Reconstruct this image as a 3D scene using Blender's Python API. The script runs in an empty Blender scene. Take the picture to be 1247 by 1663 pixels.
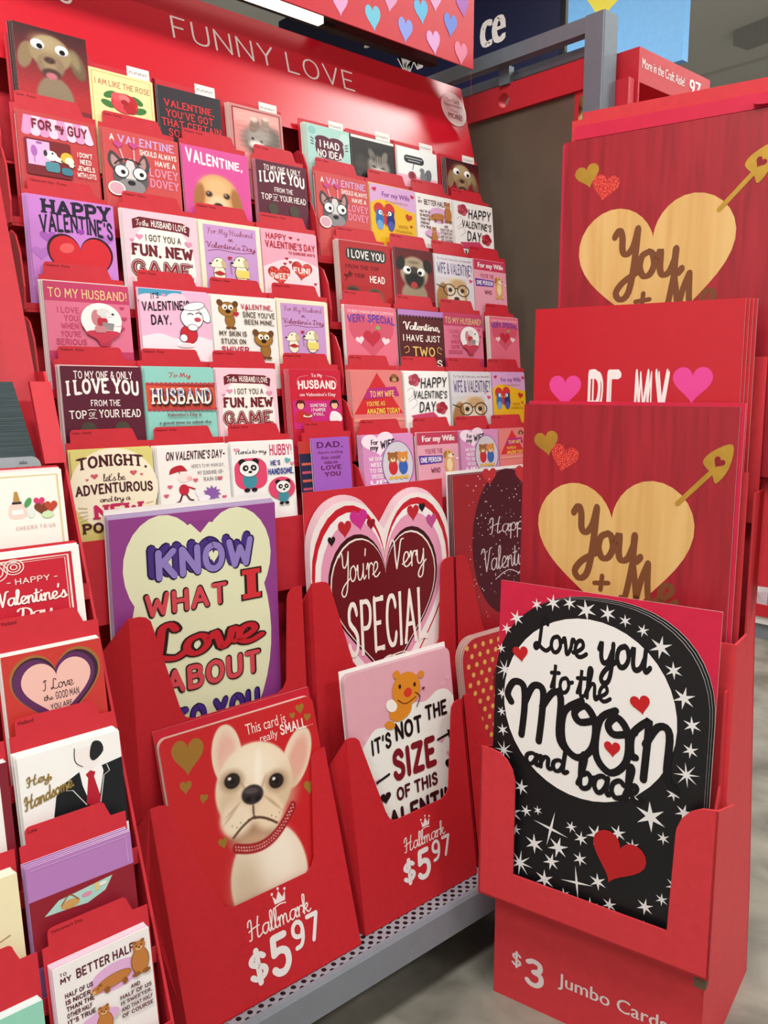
import bpy, bmesh, math, random
import numpy as np
from mathutils import Vector, Matrix

# ------------------------------------------------------------------ camera, world, light, exposure
SC = bpy.context.scene
COL = SC.collection
random.seed(7)
FPX, CAMH, PITCH, YAW = 1380.0, 1.25, math.radians(8.5), math.radians(48)
CAM = Vector((1.40, 0.0, CAMH))
cam_data = bpy.data.cameras.new('camera'); cam = bpy.data.objects.new('camera', cam_data); COL.objects.link(cam)
cam.location = CAM; cam.rotation_euler = (math.radians(90) - PITCH, 0, YAW)
cam_data.sensor_fit = 'VERTICAL'; cam_data.sensor_height = 24.0; cam_data.lens = FPX / 1663 * 24.0
cam_data.clip_start = 0.02; cam_data.clip_end = 100
SC.camera = cam

world = bpy.data.worlds.new('store_air'); SC.world = world; world.use_nodes = True
world.node_tree.nodes['Background'].inputs[0].default_value = (0, 0, 0, 1)
world.node_tree.nodes['Background'].inputs[1].default_value = 0.0

def area_light(name, loc, size, size_y, power, rot=(0, 0, 0), col=(1, 0.97, 0.93)):
    d = bpy.data.lights.new(name, 'AREA'); d.shape = 'RECTANGLE'; d.size = size; d.size_y = size_y
    d.energy = power; d.color = col
    o = bpy.data.objects.new(name, d); COL.objects.link(o); o.location = loc; o.rotation_euler = rot
    return o
# rows of ceiling strip lamps over the aisle (the lamp bodies are built with the ceiling)
LAMP_ROWS = [(1.22, 3.65), (1.3, -0.15), (1.3, -2.2), (3.7, 1.2), (3.7, 5.4), (1.22, 6.6), (-1.8, 2.0)]  # the last lamp, over the next aisle, is added to brighten the hanging signs
LAMP_POWER = 130
for i, (lx, ly) in enumerate(LAMP_ROWS):
    area_light('ceiling_lamp_light_%d_offscreen' % (i + 1), (lx, ly, 3.76), 0.5, 1.3, LAMP_POWER)

vs = SC.view_settings
vs.view_transform = 'Standard'; vs.look = 'None'; vs.gamma = 1.0; vs.use_curve_mapping = False
vs.exposure = -0.75

# ------------------------------------------------------------------ pixel -> place helpers (1247 x 1663 frame)
_fw = Vector((-math.sin(YAW), math.cos(YAW), 0)); _rt = Vector((math.cos(YAW), math.sin(YAW), 0)); _up = Vector((0, 0, 1))
_F = _fw * math.cos(PITCH) - _up * math.sin(PITCH); _U = _up * math.cos(PITCH) + _fw * math.sin(PITCH)
def ray(px, py): return _F * FPX + _rt * (px - 623.5) + _U * (831.5 - py)
def on_plane(px, py, P, n):
    d = ray(px, py); n = Vector(n); t = n.dot(Vector(P) - CAM) / n.dot(d); return CAM + d * t
def on_y(px, py, y): return on_plane(px, py, (0, y, 0), (0, 1, 0))
def on_z(px, py, z): return on_plane(px, py, (0, 0, z), (0, 0, 1))
def on_x(px, py, x): return on_plane(px, py, (x, 0, 0), (1, 0, 0))

# ------------------------------------------------------------------ materials
def lin(c): return tuple(((x / 255) / 12.92 if x / 255 <= 0.04045 else ((x / 255 + 0.055) / 1.055) ** 2.4) for x in c)
def hexc(h): h = h.lstrip('#'); return tuple(int(h[i:i + 2], 16) for i in (0, 2, 4))
MATS = {}
def paper(h, rough=0.5, spec=0.35, vary=0.06, bump=0.0, metal=0.0, scale=35.0, stretch=None):
    """printed / coated paper or paint: flat colour with faint procedural mottling"""
    key = (h, rough, spec, vary, bump, metal, scale, stretch)
    if key in MATS: return MATS[key]
    m = bpy.data.materials.new('print_' + h.lstrip('#')); m.use_nodes = True
    nt = m.node_tree; b = nt.nodes['Principled BSDF']
    b.inputs['Roughness'].default_value = rough; b.inputs['Specular IOR Level'].default_value = spec
    b.inputs['Metallic'].default_value = metal
    c = lin(hexc(h))
    if vary > 0:
        tc = nt.nodes.new('ShaderNodeTexCoord'); nz = nt.nodes.new('ShaderNodeTexNoise')
        nz.inputs['Scale'].default_value = scale; nz.inputs['Detail'].default_value = 3
        src = tc.outputs['Object']
        if stretch:
            mp = nt.nodes.new('ShaderNodeMapping'); mp.inputs['Scale'].default_value = stretch
            nt.links.new(src, mp.inputs['Vector']); src = mp.outputs['Vector']
        nt.links.new(src, nz.inputs['Vector'])
        rp = nt.nodes.new('ShaderNodeValToRGB'); e = rp.color_ramp.elements
        e[0].position, e[1].position = 0.3, 0.7
        e[0].color = tuple(x * (1 - vary) for x in c) + (1,); e[1].color = tuple(min(1, x * (1 + vary)) for x in c) + (1,)
        nt.links.new(nz.outputs['Fac'], rp.inputs['Fac']); nt.links.new(rp.outputs['Color'], b.inputs['Base Color'])
        if bump > 0:
            bp = nt.nodes.new('ShaderNodeBump'); bp.inputs['Strength'].default_value = bump; bp.inputs['Distance'].default_value = 0.002
            nt.links.new(nz.outputs['Fac'], bp.inputs['Height']); nt.links.new(bp.outputs['Normal'], b.inputs['Normal'])
    else:
        b.inputs['Base Color'].default_value = c + (1,)
    MATS[key] = m; return m
def ink(h): return paper(h, 0.45, 0.3, 0.0)
def emit(h, s):
    m = bpy.data.materials.new('lamp_' + h); m.use_nodes = True; nt = m.node_tree
    b = nt.nodes['Principled BSDF']; b.inputs['Emission Color'].default_value = lin(hexc(h)) + (1,); b.inputs['Emission Strength'].default_value = s
    return m
def photo_mat():
    m = bpy.data.materials.new('printed_photograph'); m.use_nodes = True; nt = m.node_tree; b = nt.nodes['Principled BSDF']
    a = nt.nodes.new('ShaderNodeAttribute'); a.attribute_name = 'Col'
    nt.links.new(a.outputs['Color'], b.inputs['Base Color']); b.inputs['Roughness'].default_value = 0.42; b.inputs['Specular IOR Level'].default_value = 0.35
    return m
PHOTO = photo_mat()
def ramp_mat(name, tex, stops, mapping=(1, 1, 1), scale=5.0, detail=4, rough=0.5, spec=0.35, bump=0.0, distort=0.0):
    m = bpy.data.materials.new(name); m.use_nodes = True; nt = m.node_tree; b = nt.nodes['Principled BSDF']
    tc = nt.nodes.new('ShaderNodeTexCoord'); mp = nt.nodes.new('ShaderNodeMapping'); mp.inputs['Scale'].default_value = mapping
    nt.links.new(tc.outputs['Object'], mp.inputs['Vector'])
    if tex == 'voronoi':
        t = nt.nodes.new('ShaderNodeTexVoronoi'); t.inputs['Scale'].default_value = scale; out = t.outputs['Distance']
    else:
        t = nt.nodes.new('ShaderNodeTexNoise'); t.inputs['Scale'].default_value = scale; t.inputs['Detail'].default_value = detail
        t.inputs['Distortion'].default_value = distort; out = t.outputs['Fac']
    nt.links.new(mp.outputs['Vector'], t.inputs['Vector'])
    rp = nt.nodes.new('ShaderNodeValToRGB'); el = rp.color_ramp.elements
    while len(el) < len(stops): el.new(0.5)
    for e, (p, h) in zip(el, stops): e.position = p; e.color = lin(hexc(h)) + (1,)
    nt.links.new(out, rp.inputs['Fac']); nt.links.new(rp.outputs['Color'], b.inputs['Base Color'])
    b.inputs['Roughness'].default_value = rough; b.inputs['Specular IOR Level'].default_value = spec
    if bump:
        bp = nt.nodes.new('ShaderNodeBump'); bp.inputs['Strength'].default_value = bump; bp.inputs['Distance'].default_value = 0.003
        nt.links.new(out, bp.inputs['Height']); nt.links.new(bp.outputs['Normal'], b.inputs['Normal'])
    return m
RED = paper('#c62a37', 0.42, 0.35, 0.04, 0.03, scale=60)          # rack plastic and card dividers
REDB = paper('#c0252e', 0.6, 0.2, 0.05, 0.05, scale=90)            # cardboard holders
STAND = paper('#d03a42', 0.55, 0.25, 0.05, 0.05, scale=50)         # cardboard floor stand
PINKRED = paper('#cf2347', 0.5, 0.3, 0.05)
HEADER = paper('#c9172b', 0.3, 0.5, 0.03, 0.05, scale=140)
WHITE = paper('#f2efec', 0.55, 0.3, 0.03)
STEEL = paper('#8d949e', 0.45, 0.4, 0.05, 0.0, metal=0.2)
FRAME = paper('#6f7b85', 0.4, 0.4, 0.05, 0.0, metal=0.2)
WOODRED = ramp_mat('printed_red_wood', 'noise', [(0.25, '#861723'), (0.5, '#a01d2b'), (0.75, '#ae2331')], (26, 1, 2.0), 2.2, 5, 0.36, 0.45, distort=0.5)
WOODTAN = ramp_mat('printed_pale_wood', 'noise', [(0.28, '#d3a763'), (0.5, '#ddb46f'), (0.74, '#e3bf7d')], (22, 1, 1.6), 2.0, 4, 0.4, 0.4, distort=0.6)
GLITTER = ramp_mat('red_glitter', 'noise', [(0.35, '#8e1218'), (0.5, '#d22a2a'), (0.66, '#ff7a62')], (1, 1, 1), 420, 2, 0.35, 0.5)
GOLD = paper('#c49a3c', 0.32, 0.5, 0.12, 0.0, metal=0.55, scale=30)
FLOOR = ramp_mat('polished_concrete', 'noise', [(0.3, '#6d6b62'), (0.5, '#8b897e'), (0.68, '#a09d90')], (1, 1, 1), 5.5, 9, 0.38, 0.45, distort=0.4)

# ------------------------------------------------------------------ object helpers
def mesh_obj(name, verts, faces, mats, parent=None, idx=None, smooth=False):
    me = bpy.data.meshes.new(name); me.from_pydata([tuple(v) for v in verts], [], faces)
    for m in (mats if isinstance(mats, (list, tuple)) else [mats]): me.materials.append(m)
    if idx is not None: me.polygons.foreach_set('material_index', idx)
    if smooth: me.polygons.foreach_set('use_smooth', [True] * len(me.polygons))
    me.update()
    o = bpy.data.objects.new(name, me); COL.objects.link(o)
    if parent is not None: o.parent = parent
    return o
def tag(o, label, cat, group=None):
    o['label'] = label; o['category'] = cat
    if group: o['group'] = group
    return o
def struct(o): o['kind'] = 'structure'; return o
def empty(name, loc=(0, 0, 0), rot=(0, 0, 0)):
    o = bpy.data.objects.new(name, None); COL.objects.link(o); o.location = loc; o.rotation_euler = rot; o.empty_display_size = 0.05
    return o
BOXF = [(0, 3, 2, 1), (4, 5, 6, 7), (0, 1, 5, 4), (1, 2, 6, 5), (2, 3, 7, 6), (3, 0, 4, 7)]
def boxv(x0, y0, z0, x1, y1, z1):
    return [(x0, y0, z0), (x1, y0, z0), (x1, y1, z0), (x0, y1, z0), (x0, y0, z1), (x1, y0, z1), (x1, y1, z1), (x0, y1, z1)]
def boxes(name, bs, mat, parent=None):
    v, f = [], []
    for b in bs:
        n = len(v); v += boxv(*b); f += [tuple(n + i for i in q) for q in BOXF]
    return mesh_obj(name, v, f, mat, parent)
def box(name, b, mat, parent=None): return boxes(name, [b], mat, parent)
def prism(name, pts, depth, mat, parent=None, mapf=None, side=None):
    """outline pts (a,b) extruded by depth; mapf(a,b,d)->xyz"""
    n = len(pts); v = [mapf(a, b, 0) for a, b in pts] + [mapf(a, b, depth) for a, b in pts]
    f = [tuple(range(n)), tuple(range(2 * n - 1, n - 1, -1))] + [(i, i + n, (i + 1) % n + n, (i + 1) % n) for i in range(n)]
    if side: return mesh_obj(name, v, f, [mat, side], parent, [0, 0] + [1] * n)
    return mesh_obj(name, v, f, mat, parent)
def round_rect(x0, y0, x1, y1, r, n=5, corners=(1, 1, 1, 1)):
    """corners: ll, lr, ur, ul"""
    P = []
    for (cx, cy, a0), k in zip([(x0 + r, y0 + r, 180), (x1 - r, y0 + r, 270), (x1 - r, y1 - r, 0), (x0 + r, y1 - r, 90)], corners):
        if k:
            for i in range(n + 1):
                a = math.radians(a0 + 90 * i / n); P.append((cx + r * math.cos(a), cy + r * math.sin(a)))
        else:
            P.append((x0 if a0 in (180, 90) else x1, y0 if a0 in (180, 270) else y1))
    return P
def heart_pts(cx, cy, w, rot=0, n=22, h=None):
    """heart, y DOWN"""
    h = h or w * 0.95; P = []; n = 60 if w > 30 else (34 if w > 11 else n)
    for i in range(n):
        t = 2 * math.pi * i / n
        x = 16 * math.sin(t) ** 3 / 32 * w
        y = -(13 * math.cos(t) - 5 * math.cos(2 * t) - 2 * math.cos(3 * t) - math.cos(4 * t) + 2.5) / 29 * h
        c, s = math.cos(math.radians(rot)), math.sin(math.radians(rot))
        P.append((cx + x * c - y * s, cy + x * s + y * c))
    return P
def ell_pts(cx, cy, rx, ry, rot=0, n=24):
    if rx > 15 and n == 24: n = 44
    c, s = math.cos(math.radians(rot)), math.sin(math.radians(rot)); P = []
    for i in range(n):
        t = 2 * math.pi * i / n; x, y = rx * math.cos(t), ry * math.sin(t); P.append((cx + x * c - y * s, cy + x * s + y * c))
    return P
def star_pts(cx, cy, r, k=8, inner=0.28, rot=0):
    return [(cx + (r if i % 2 == 0 else r * inner) * math.sin(math.pi * i / k + rot), cy - (r if i % 2 == 0 else r * inner) * math.cos(math.pi * i / k + rot)) for i in range(2 * k)]
def spline(P, n=5, closed=False):
    if len(P) < 3: return list(P)
    out = []; L = len(P); segs = L if closed else L - 1
    for i in range(segs):
        if closed: p0, p1, p2, p3 = P[(i - 1) % L], P[i], P[(i + 1) % L], P[(i + 2) % L]
        else: p0, p1, p2, p3 = P[max(i - 1, 0)], P[i], P[i + 1], P[min(i + 2, L - 1)]
        for k in range(n):
            t = k / n; t2, t3 = t * t, t * t * t
            out.append(tuple(0.5 * (2 * p1[j] + (p2[j] - p0[j]) * t + (2 * p0[j] - 5 * p1[j] + 4 * p2[j] - p3[j]) * t2 + (3 * p1[j] - p0[j] - 3 * p2[j] + p3[j]) * t3) for j in (0, 1)))
    if not closed: out.append(tuple(P[-1]))
    return out

# ------------------------------------------------------------------ hand-made stroke alphabets (y up, cap height 1)
def _g(s):
    w, rest = s.split('|', 1); st = []
    for part in rest.split('/'):
        part = part.strip(); sm = part.startswith('~'); part = part.lstrip('~')
        pts = [tuple(float(q) / 100 for q in p.split(',')) for p in part.split()]
        st.append((sm, pts))
    return float(w) / 100, st
CAPS = {k: _g(v) for k, v in {
 'A': '72|0,0 36,100 72,0/14,34 58,34', 'B': '58|0,0 0,100/~0,100 34,100 52,88 50,66 34,54 0,54/~0,54 36,54 58,40 56,14 38,0 0,0',
 'C': '62|~62,80 50,97 28,100 8,84 0,50 8,16 28,0 50,3 62,20', 'D': '62|0,0 0,100/~0,100 28,100 54,84 62,50 54,16 28,0 0,0',
 'E': '52|52,100 0,100 0,0 52,0/0,52 42,52', 'F': '50|50,100 0,100 0,0/0,52 40,52',
 'G': '64|~62,80 50,97 28,100 8,84 0,50 8,16 28,0 52,4 63,20/63,20 63,46 38,46', 'H': '62|0,0 0,100/62,0 62,100/0,52 62,52',
 'I': '6|3,0 3,100', 'J': '44|~44,100 44,30 36,6 18,0 4,8 0,26', 'K': '62|0,0 0,100/60,100 0,44/20,58 62,0', 'L': '50|0,100 0,0 50,0',
 'M': '82|0,0 6,100 41,30 76,100 82,0', 'N': '64|0,0 0,100 64,0 64,100', 'O': '72|~36,100 10,86 0,50 10,14 36,0 62,14 72,50 62,86 36,100',
 'P': '56|0,0 0,100/~0,100 36,100 56,86 54,60 36,48 0,48', 'Q': '72|~36,100 10,86 0,50 10,14 36,0 62,14 72,50 62,86 36,100/46,24 74,-6',
 'R': '60|0,0 0,100/~0,100 36,100 56,86 54,62 36,50 0,50/30,50 60,0', 'S': '54|~52,82 40,97 22,100 5,88 4,68 20,56 38,47 53,32 50,10 32,0 12,3 0,18',
 'T': '64|0,100 64,100/32,100 32,0', 'U': '62|~0,100 0,34 8,8 31,0 54,8 62,34 62,100', 'V': '70|0,100 35,0 70,100', 'W': '96|0,100 22,0 48,72 74,0 96,100',
 'X': '64|0,0 64,100/0,100 64,0', 'Y': '64|0,100 32,46 64,100/32,46 32,0', 'Z': '58|0,100 58,100 0,0 58,0', '&': '66|~66,0 16,66 18,92 34,100 46,88 42,70 8,40 4,14 24,0 48,8 64,44',
 '!': '8|4,100 4,30/4,6 4,0', '.': '8|4,6 4,0', ',': '10|8,6 2,-18', "'": '8|6,100 2,74', '-': '40|2,46 38,46', '+': '50|0,46 50,46/25,20 25,72', '?': '48|~0,80 10,97 28,100 46,86 44,64 26,48 24,30/24,6 24,0',
 '$': '52|~50,80 38,92 20,94 5,82 6,66 26,52 46,40 50,22 36,7 14,7 0,20/26,112 26,-12', '5': '54|50,100 10,100 6,56/~6,56 28,62 50,50 52,22 36,2 14,2 0,14', '9': '56|~54,66 44,44 24,42 4,56 4,84 24,100 46,92 54,66 50,30 34,4 8,0', '7': '54|0,100 54,100 18,0', '3': '52|~2,90 22,100 46,92 46,66 24,54/~24,54 50,46 52,18 34,0 12,1 0,12'}.items()}
SCRIPT = {k: _g(v) for k, v in {
 'a': '54|~44,42 28,50 9,40 4,18 14,1 28,5 40,24 46,48/~46,48 43,14 48,1 60,10', 'b': '50|~0,10 16,52 23,92 15,100 8,80 8,14 18,0 36,8 42,30 32,47 18,40/~36,44 46,36 56,40',
 'c': '44|~42,40 28,50 9,38 5,16 16,0 32,2 50,12', 'd': '54|~43,40 28,50 9,40 4,18 15,0 32,8 44,36/~50,100 45,50 43,12 49,0 60,10', 'e': '44|~-2,10 18,17 36,32 32,48 18,48 7,30 8,10 20,0 34,2 50,12',
 'f': '40|~0,10 20,60 28,92 20,100 12,80 10,0 6,-38 14,-45 20,-30 16,4 44,14', 'g': '54|~44,42 28,50 9,40 4,18 14,1 28,5 40,24 46,48/~46,48 44,-10 36,-40 20,-46 10,-34 24,-14 58,10',
 'h': '52|~0,10 15,52 23,90 15,100 9,82 8,0/~8,20 22,46 36,46 38,12 44,0 56,10', 'i': '26|~0,14 10,48 10,12 16,0 30,10/~12,70 14,72', 'j': '26|~0,14 12,48 11,-20 2,-44 -10,-36 30,10',
 'k': '50|~0,10 15,52 23,90 15,100 9,82 8,0/~8,18 26,47 38,42 30,27 14,24/~18,25 30,6 40,0 54,10', 'l': '26|~0,10 16,54 22,90 14,100 7,80 7,14 14,0 30,10',
 'm': '76|~-2,34 6,48 9,40 8,0/~8,20 20,47 31,44 31,0/~31,20 44,47 56,44 56,12 62,0 78,10', 'n': '52|~-2,34 6,48 9,40 8,0/~8,20 22,47 36,44 36,12 43,0 56,10',
 'o': '50|~28,50 10,42 4,20 14,1 30,3 41,22 36,44 26,50/~36,44 44,36 56,40', 'p': '48|~-2,30 8,48 8,10 5,-45/~8,26 24,50 40,42 42,16 30,1 12,8/~40,14 56,12', 'r': '38|~-2,32 6,50 11,40 10,0/~10,20 20,44 32,49 40,42',
 's': '40|~-2,8 18,34 26,50 36,16 26,1 10,3/~30,2 46,12', 't': '32|~-2,10 10,50 13,88 10,14 18,0 36,10/~-4,58 30,62', 'u': '54|~-2,34 6,50 6,14 14,0 30,6 42,30/~44,50 42,12 48,0 60,10',
 'v': '44|~-2,36 6,50 12,26 18,0 32,20 38,50 50,40', 'w': '66|~-2,36 6,50 6,14 16,0 28,10 34,46/~34,46 34,12 44,0 56,14 60,50 70,40', 'x': '46|~0,40 12,48 24,20 36,0 50,10/~42,46 6,2',
 'y': '54|~-2,34 6,50 6,18 14,3 30,8 42,34/~44,50 42,-4 34,-38 18,-46 9,-34 24,-12 58,12', 'z': '46|~0,40 12,50 36,44 6,4 36,4 50,10', "'": '14|~8,98 4,78', ',': '16|~8,6 10,-4 2,-18', '.': '14|~6,3 8,2', '-': '36|4,26 30,26', '+': '56|~2,26 50,32/~28,54 24,6',
 'Y': '64|~0,86 12,99 20,84 22,56 34,48 50,64 60,98/~60,98 54,30 42,-30 22,-46 8,-32 26,-10 64,10', 'M': '98|~-4,4 8,6 18,50 26,96/~26,96 34,50 40,6/~40,6 52,56 68,96/~68,96 70,30 78,2 98,12', 'V': '66|~-4,80 8,98 22,88 26,40 32,0/~32,0 48,50 60,92 76,98',
 'H': '88|~4,70 10,92 26,96 24,50 16,4 2,2/~74,100 62,60 56,10 64,0 86,12/~6,44 40,54 74,56', 'L': '66|~52,82 44,98 30,92 26,60 20,14 8,1 2,10 12,18 34,4 52,0 70,14', 'D': '74|~30,96 26,40 18,4 6,6 10,16 30,2 54,6 70,38 62,80 36,98 10,92 2,74', 'T': '60|~0,84 12,96 40,90 66,98/~38,92 30,40 20,4 6,4',
 'F': '58|~0,84 12,96 40,90 62,98/~34,92 26,40 16,4 2,6/~14,50 46,54', 'I': '38|~4,82 20,98 34,90/~22,96 20,30 10,2 -2,8', 'A': '74|~-4,2 12,14 36,70 52,98 52,40 58,2 78,12/~18,36 58,40', 'S': '52|~48,84 38,98 22,92 18,72 36,50 42,22 28,2 6,4 0,18', 'W': '92|~-2,84 8,98 14,40 22,2 40,40 50,92/~50,92 52,30 60,2 78,50 84,98', 'P': '62|~10,84 26,99 50,92 56,70 40,52 24,56/~28,96 22,30 14,0', 'N': '84|~-4,4 8,8 18,60 26,96 40,40 54,4 64,60 78,98', 'B': '60|~20,96 14,2/~4,84 24,99 48,90 44,66 20,54 52,46 54,16 30,0 10,6', 'G': '60|~50,84 36,98 12,80 4,40 18,4 40,4 50,30 50,46 36,44', 'O': '66|~36,98 10,80 4,40 18,4 44,4 62,40 54,84 32,96 24,80 40,66 72,72', 'E': '54|~46,86 30,98 14,82 28,54 8,36 6,10 26,0 50,16', '&': '60|~56,10 20,60 20,90 38,94 36,70 6,34 8,6 30,2 52,40'}.items()}
_bf = {}
def bfont(s):
    if s in _bf: return _bf[s]
    cu = bpy.data.curves.new('tmp', 'FONT'); cu.body = s; cu.size = 1; cu.fill_mode = 'FRONT'; cu.resolution_u = 3
    o = bpy.data.objects.new('tmp', cu); me = o.to_mesh()
    v = [(p.co.x, p.co.y) for p in me.vertices]; f = [tuple(p.vertices) for p in me.polygons]
    o.to_mesh_clear(); bpy.data.objects.remove(o); bpy.data.curves.remove(cu)
    _bf[s] = (v, f); return _bf[s]
def disc(cx, cy, r, n=8): return [(cx + r * math.cos(2 * math.pi * i / n), cy + r * math.sin(2 * math.pi * i / n)) for i in range(n)]
def stroke_polys(pts, w, contrast=0.0, caps=True):
    """list of polygons for a round brush along pts"""
    out = []; n = len(pts); L = []; R = []; ws = []
    for i in range(n):
        a = pts[max(i - 1, 0)]; b = pts[min(i + 1, n - 1)]; dx, dy = b[0] - a[0], b[1] - a[1]; d = math.hypot(dx, dy) or 1e-9
        k = w / 2 * (1 - contrast + contrast * (max(0.0, (-dy if True else dy) / d) if False else abs(dy) / d)); ws.append(k)
        L.append((pts[i][0] - dy / d * k, pts[i][1] + dx / d * k)); R.append((pts[i][0] + dy / d * k, pts[i][1] - dx / d * k))
    for i in range(n - 1): out.append([L[i], L[i + 1], R[i + 1], R[i]])
    if caps:
        out.append(disc(pts[0][0], pts[0][1], ws[0])); out.append(disc(pts[-1][0], pts[-1][1], ws[-1]))
    return out
def glyph_text(s, font, w, gap, slab=0.0, contrast=0.0, sx=1.0):
    polys = []; x = 0.0
    for ch in s:
        if ch == ' ': x += 0.38 if font is CAPS else 0.3; continue
        if ch not in font: continue
        gw, sts = font[ch]
        for sm, pts in sts:
            P = [(x + a * sx, b) for a, b in pts]
            if sm: polys += stroke_polys(spline(P, 4), w, contrast)
            else:
                for i in range(len(P) - 1):
                    polys += stroke_polys([P[i], P[i + 1]], w, contrast, False)
                for q in P[(0 if not slab else 1):(None if not slab else -1)]: polys.append(disc(q[0], q[1], w / 2 * 0.98))
                if slab and ch not in ".,'-!&+":
                    for q, e in ((P[0], pts[0]), (P[-1], pts[-1])):
                        if abs(e[1]) < 0.01 or abs(e[1] - 1) < 0.01:
                            t = w * 0.62; y0 = q[1] - w * 0.35 if e[1] < 0.5 else q[1] + w * 0.35 - t
                            polys.append([(q[0] - slab, y0), (q[0] + slab, y0), (q[0] + slab, y0 + t), (q[0] - slab, y0 + t)])
        x += gw * sx + (gap if font is CAPS else gap)
    return polys

class Art:
    cnt = 0; inst = 0; ky = None; split = False
    """flat print on the front of one card. Units: card width = 100, v runs DOWN from the top edge."""
    def __init__(s, card, W, H, aspect=1.0):
        s.card, s.W, s.H, s.k, s.z, s.parts, s.ky = card, W, H, W / 100.0, 0.0, {}, W / 100.0 * aspect
    def pt(s, u, v): return (u * s.k - s.W / 2, -s.z, s.H - v * s.ky)
    def add(s, polys, mat, n):
        s.z += 0.00008
        if n in ('lettering', 'printed_heart', 'printed_star', 'printed_leaf', 'awning', 'flourish', 'printed_bar'): s.cnt += 1; key = (n, s.cnt)
        elif n == 'illustration': s.cnt += 1; key = (n, s.cnt) if s.split else (n, 0)
        else: key = (n, s.inst if n.startswith(('cartoon', 'printed_rose', 'puppy')) else 0)
        vv, ff, ms, ix = s.parts.setdefault(key, ([], [], [], []))
        if mat not in ms: ms.append(mat)
        mi = ms.index(mat); z0 = s.z
        for j, P in enumerate(polys):
            s.z = z0 + 0.000006 * (j % 11)          # brush strokes lie on one another like ink layers
            b = len(vv); vv += [s.pt(u, v) for u, v in P]; ff.append(tuple(range(b, b + len(P)))); ix.append(mi)
        s.z = z0
    def poly(s, P, c, n='illustration'): s.add([P], c if not isinstance(c, str) else ink(c), n)
    def rect(s, x0, y0, x1, y1, c, n='illustration'): s.poly([(x0, y0), (x1, y0), (x1, y1), (x0, y1)], c, n)
    def rr(s, x0, y0, x1, y1, r, c, n='illustration'): s.poly(round_rect(x0, y0, x1, y1, r), c, n)
    def ell(s, cx, cy, rx, ry, c, rot=0, n='illustration'): s.poly(ell_pts(cx, cy, rx, ry, rot), c, n)
    def heart(s, cx, cy, w, c, rot=0, n='printed_heart', h=None): s.poly(heart_pts(cx, cy, w, rot, h=h), c, n)
    def line(s, P, w, c, sm=True, contrast=0.0, n='illustration', closed=False):
        Q = spline(P, 5, closed) if sm else P
        if closed: Q = Q + [Q[0]]
        s.add(stroke_polys(Q, w, contrast), c if not isinstance(c, str) else ink(c), n)
    def text(s, t, x0, y0, x1, y1, c, st='caps', w=0.16, slab=0.2, gap=None, contrast=0.0, arch=0.0, slant=0.0, taper=0.0, shear=0.0, bold=0.0, n='lettering', fit=None):
        mat = c if not isinstance(c, str) else ink(c)
        if st == 'sans':
            v, f = bfont(t); polys = [[v[i] for i in q] for q in f]
            if bold:
                polys = [[(a + d, b) for a, b in P] for d in (-bold, -bold / 2, 0, bold / 2, bold) for P in polys]
        elif st == 'script': polys = glyph_text(t, SCRIPT, w, gap if gap is not None else 0.0, 0, contrast)
        elif st == 'slab': polys = glyph_text(t, CAPS, w, gap if gap is not None else 0.26 + slab * 0.5, slab, contrast)
        else: polys = glyph_text(t, CAPS, w, gap if gap is not None else 0.24 + w * 0.4, 0, contrast)
        if not polys: return
        ax = [p[0] for P in polys for p in P]; ay = [p[1] for P in polys for p in P]
        if fit: ay0, ay1 = fit
        else: ay0, ay1 = min(ay), max(ay)
        ax0, ax1 = min(ax), max(ax); out = []
        for P in polys:
            Q = []
            for a, b in P:
                U = (a - ax0) / (ax1 - ax0 or 1); V = 1 - (b - ay0) / (ay1 - ay0 or 1)
                if taper: V = 0.5 + (V - 0.5) * (1 - taper * U)
                V += -arch * (1 - 4 * (U - 0.5) ** 2) + slant * (U - 0.5)
                Q.append((x0 + U * (x1 - x0) + shear * (0.5 - V) * (y1 - y0), y0 + V * (y1 - y0)))
            out.append(Q)
        s.add(out, mat, n)
    def photo(s, u0, v0, u1, v1, nx, ny, fn, n='printed_photo'):
        s.z += 0.0001; v1 = min(v1, s.H / s.ky * 0.995)
        X, Y = np.meshgrid(np.linspace(u0, u1, nx), np.linspace(v0, v1, ny)); p = Paint(X, Y); fn(p)
        vv = [s.pt(float(a), float(b)) for a, b in zip(X.ravel(), Y.ravel())]
        ff = [(j * nx + i, j * nx + i + 1, (j + 1) * nx + i + 1, (j + 1) * nx + i) for j in range(ny - 1) for i in range(nx - 1)]
        o = mesh_obj(n, vv, ff, PHOTO, s.card)
        c = np.clip(p.a / 255.0, 0, 1); c = np.where(c <= 0.04045, c / 12.92, ((c + 0.055) / 1.055) ** 2.4)
        at = o.data.color_attributes.new('Col', 'FLOAT_COLOR', 'POINT')
        at.data.foreach_set('color', np.concatenate([c.reshape(-1, 3), np.ones((nx * ny, 1))], 1).ravel().astype(np.float32))
        return o
    def done(s):
        for (n, _), (vv, ff, ms, ix) in s.parts.items():
            o = mesh_obj(n, vv, ff, ms, s.card, ix)
            if n in ('foil_specks', 'gold_dots'): o['kind'] = 'stuff'
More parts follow.
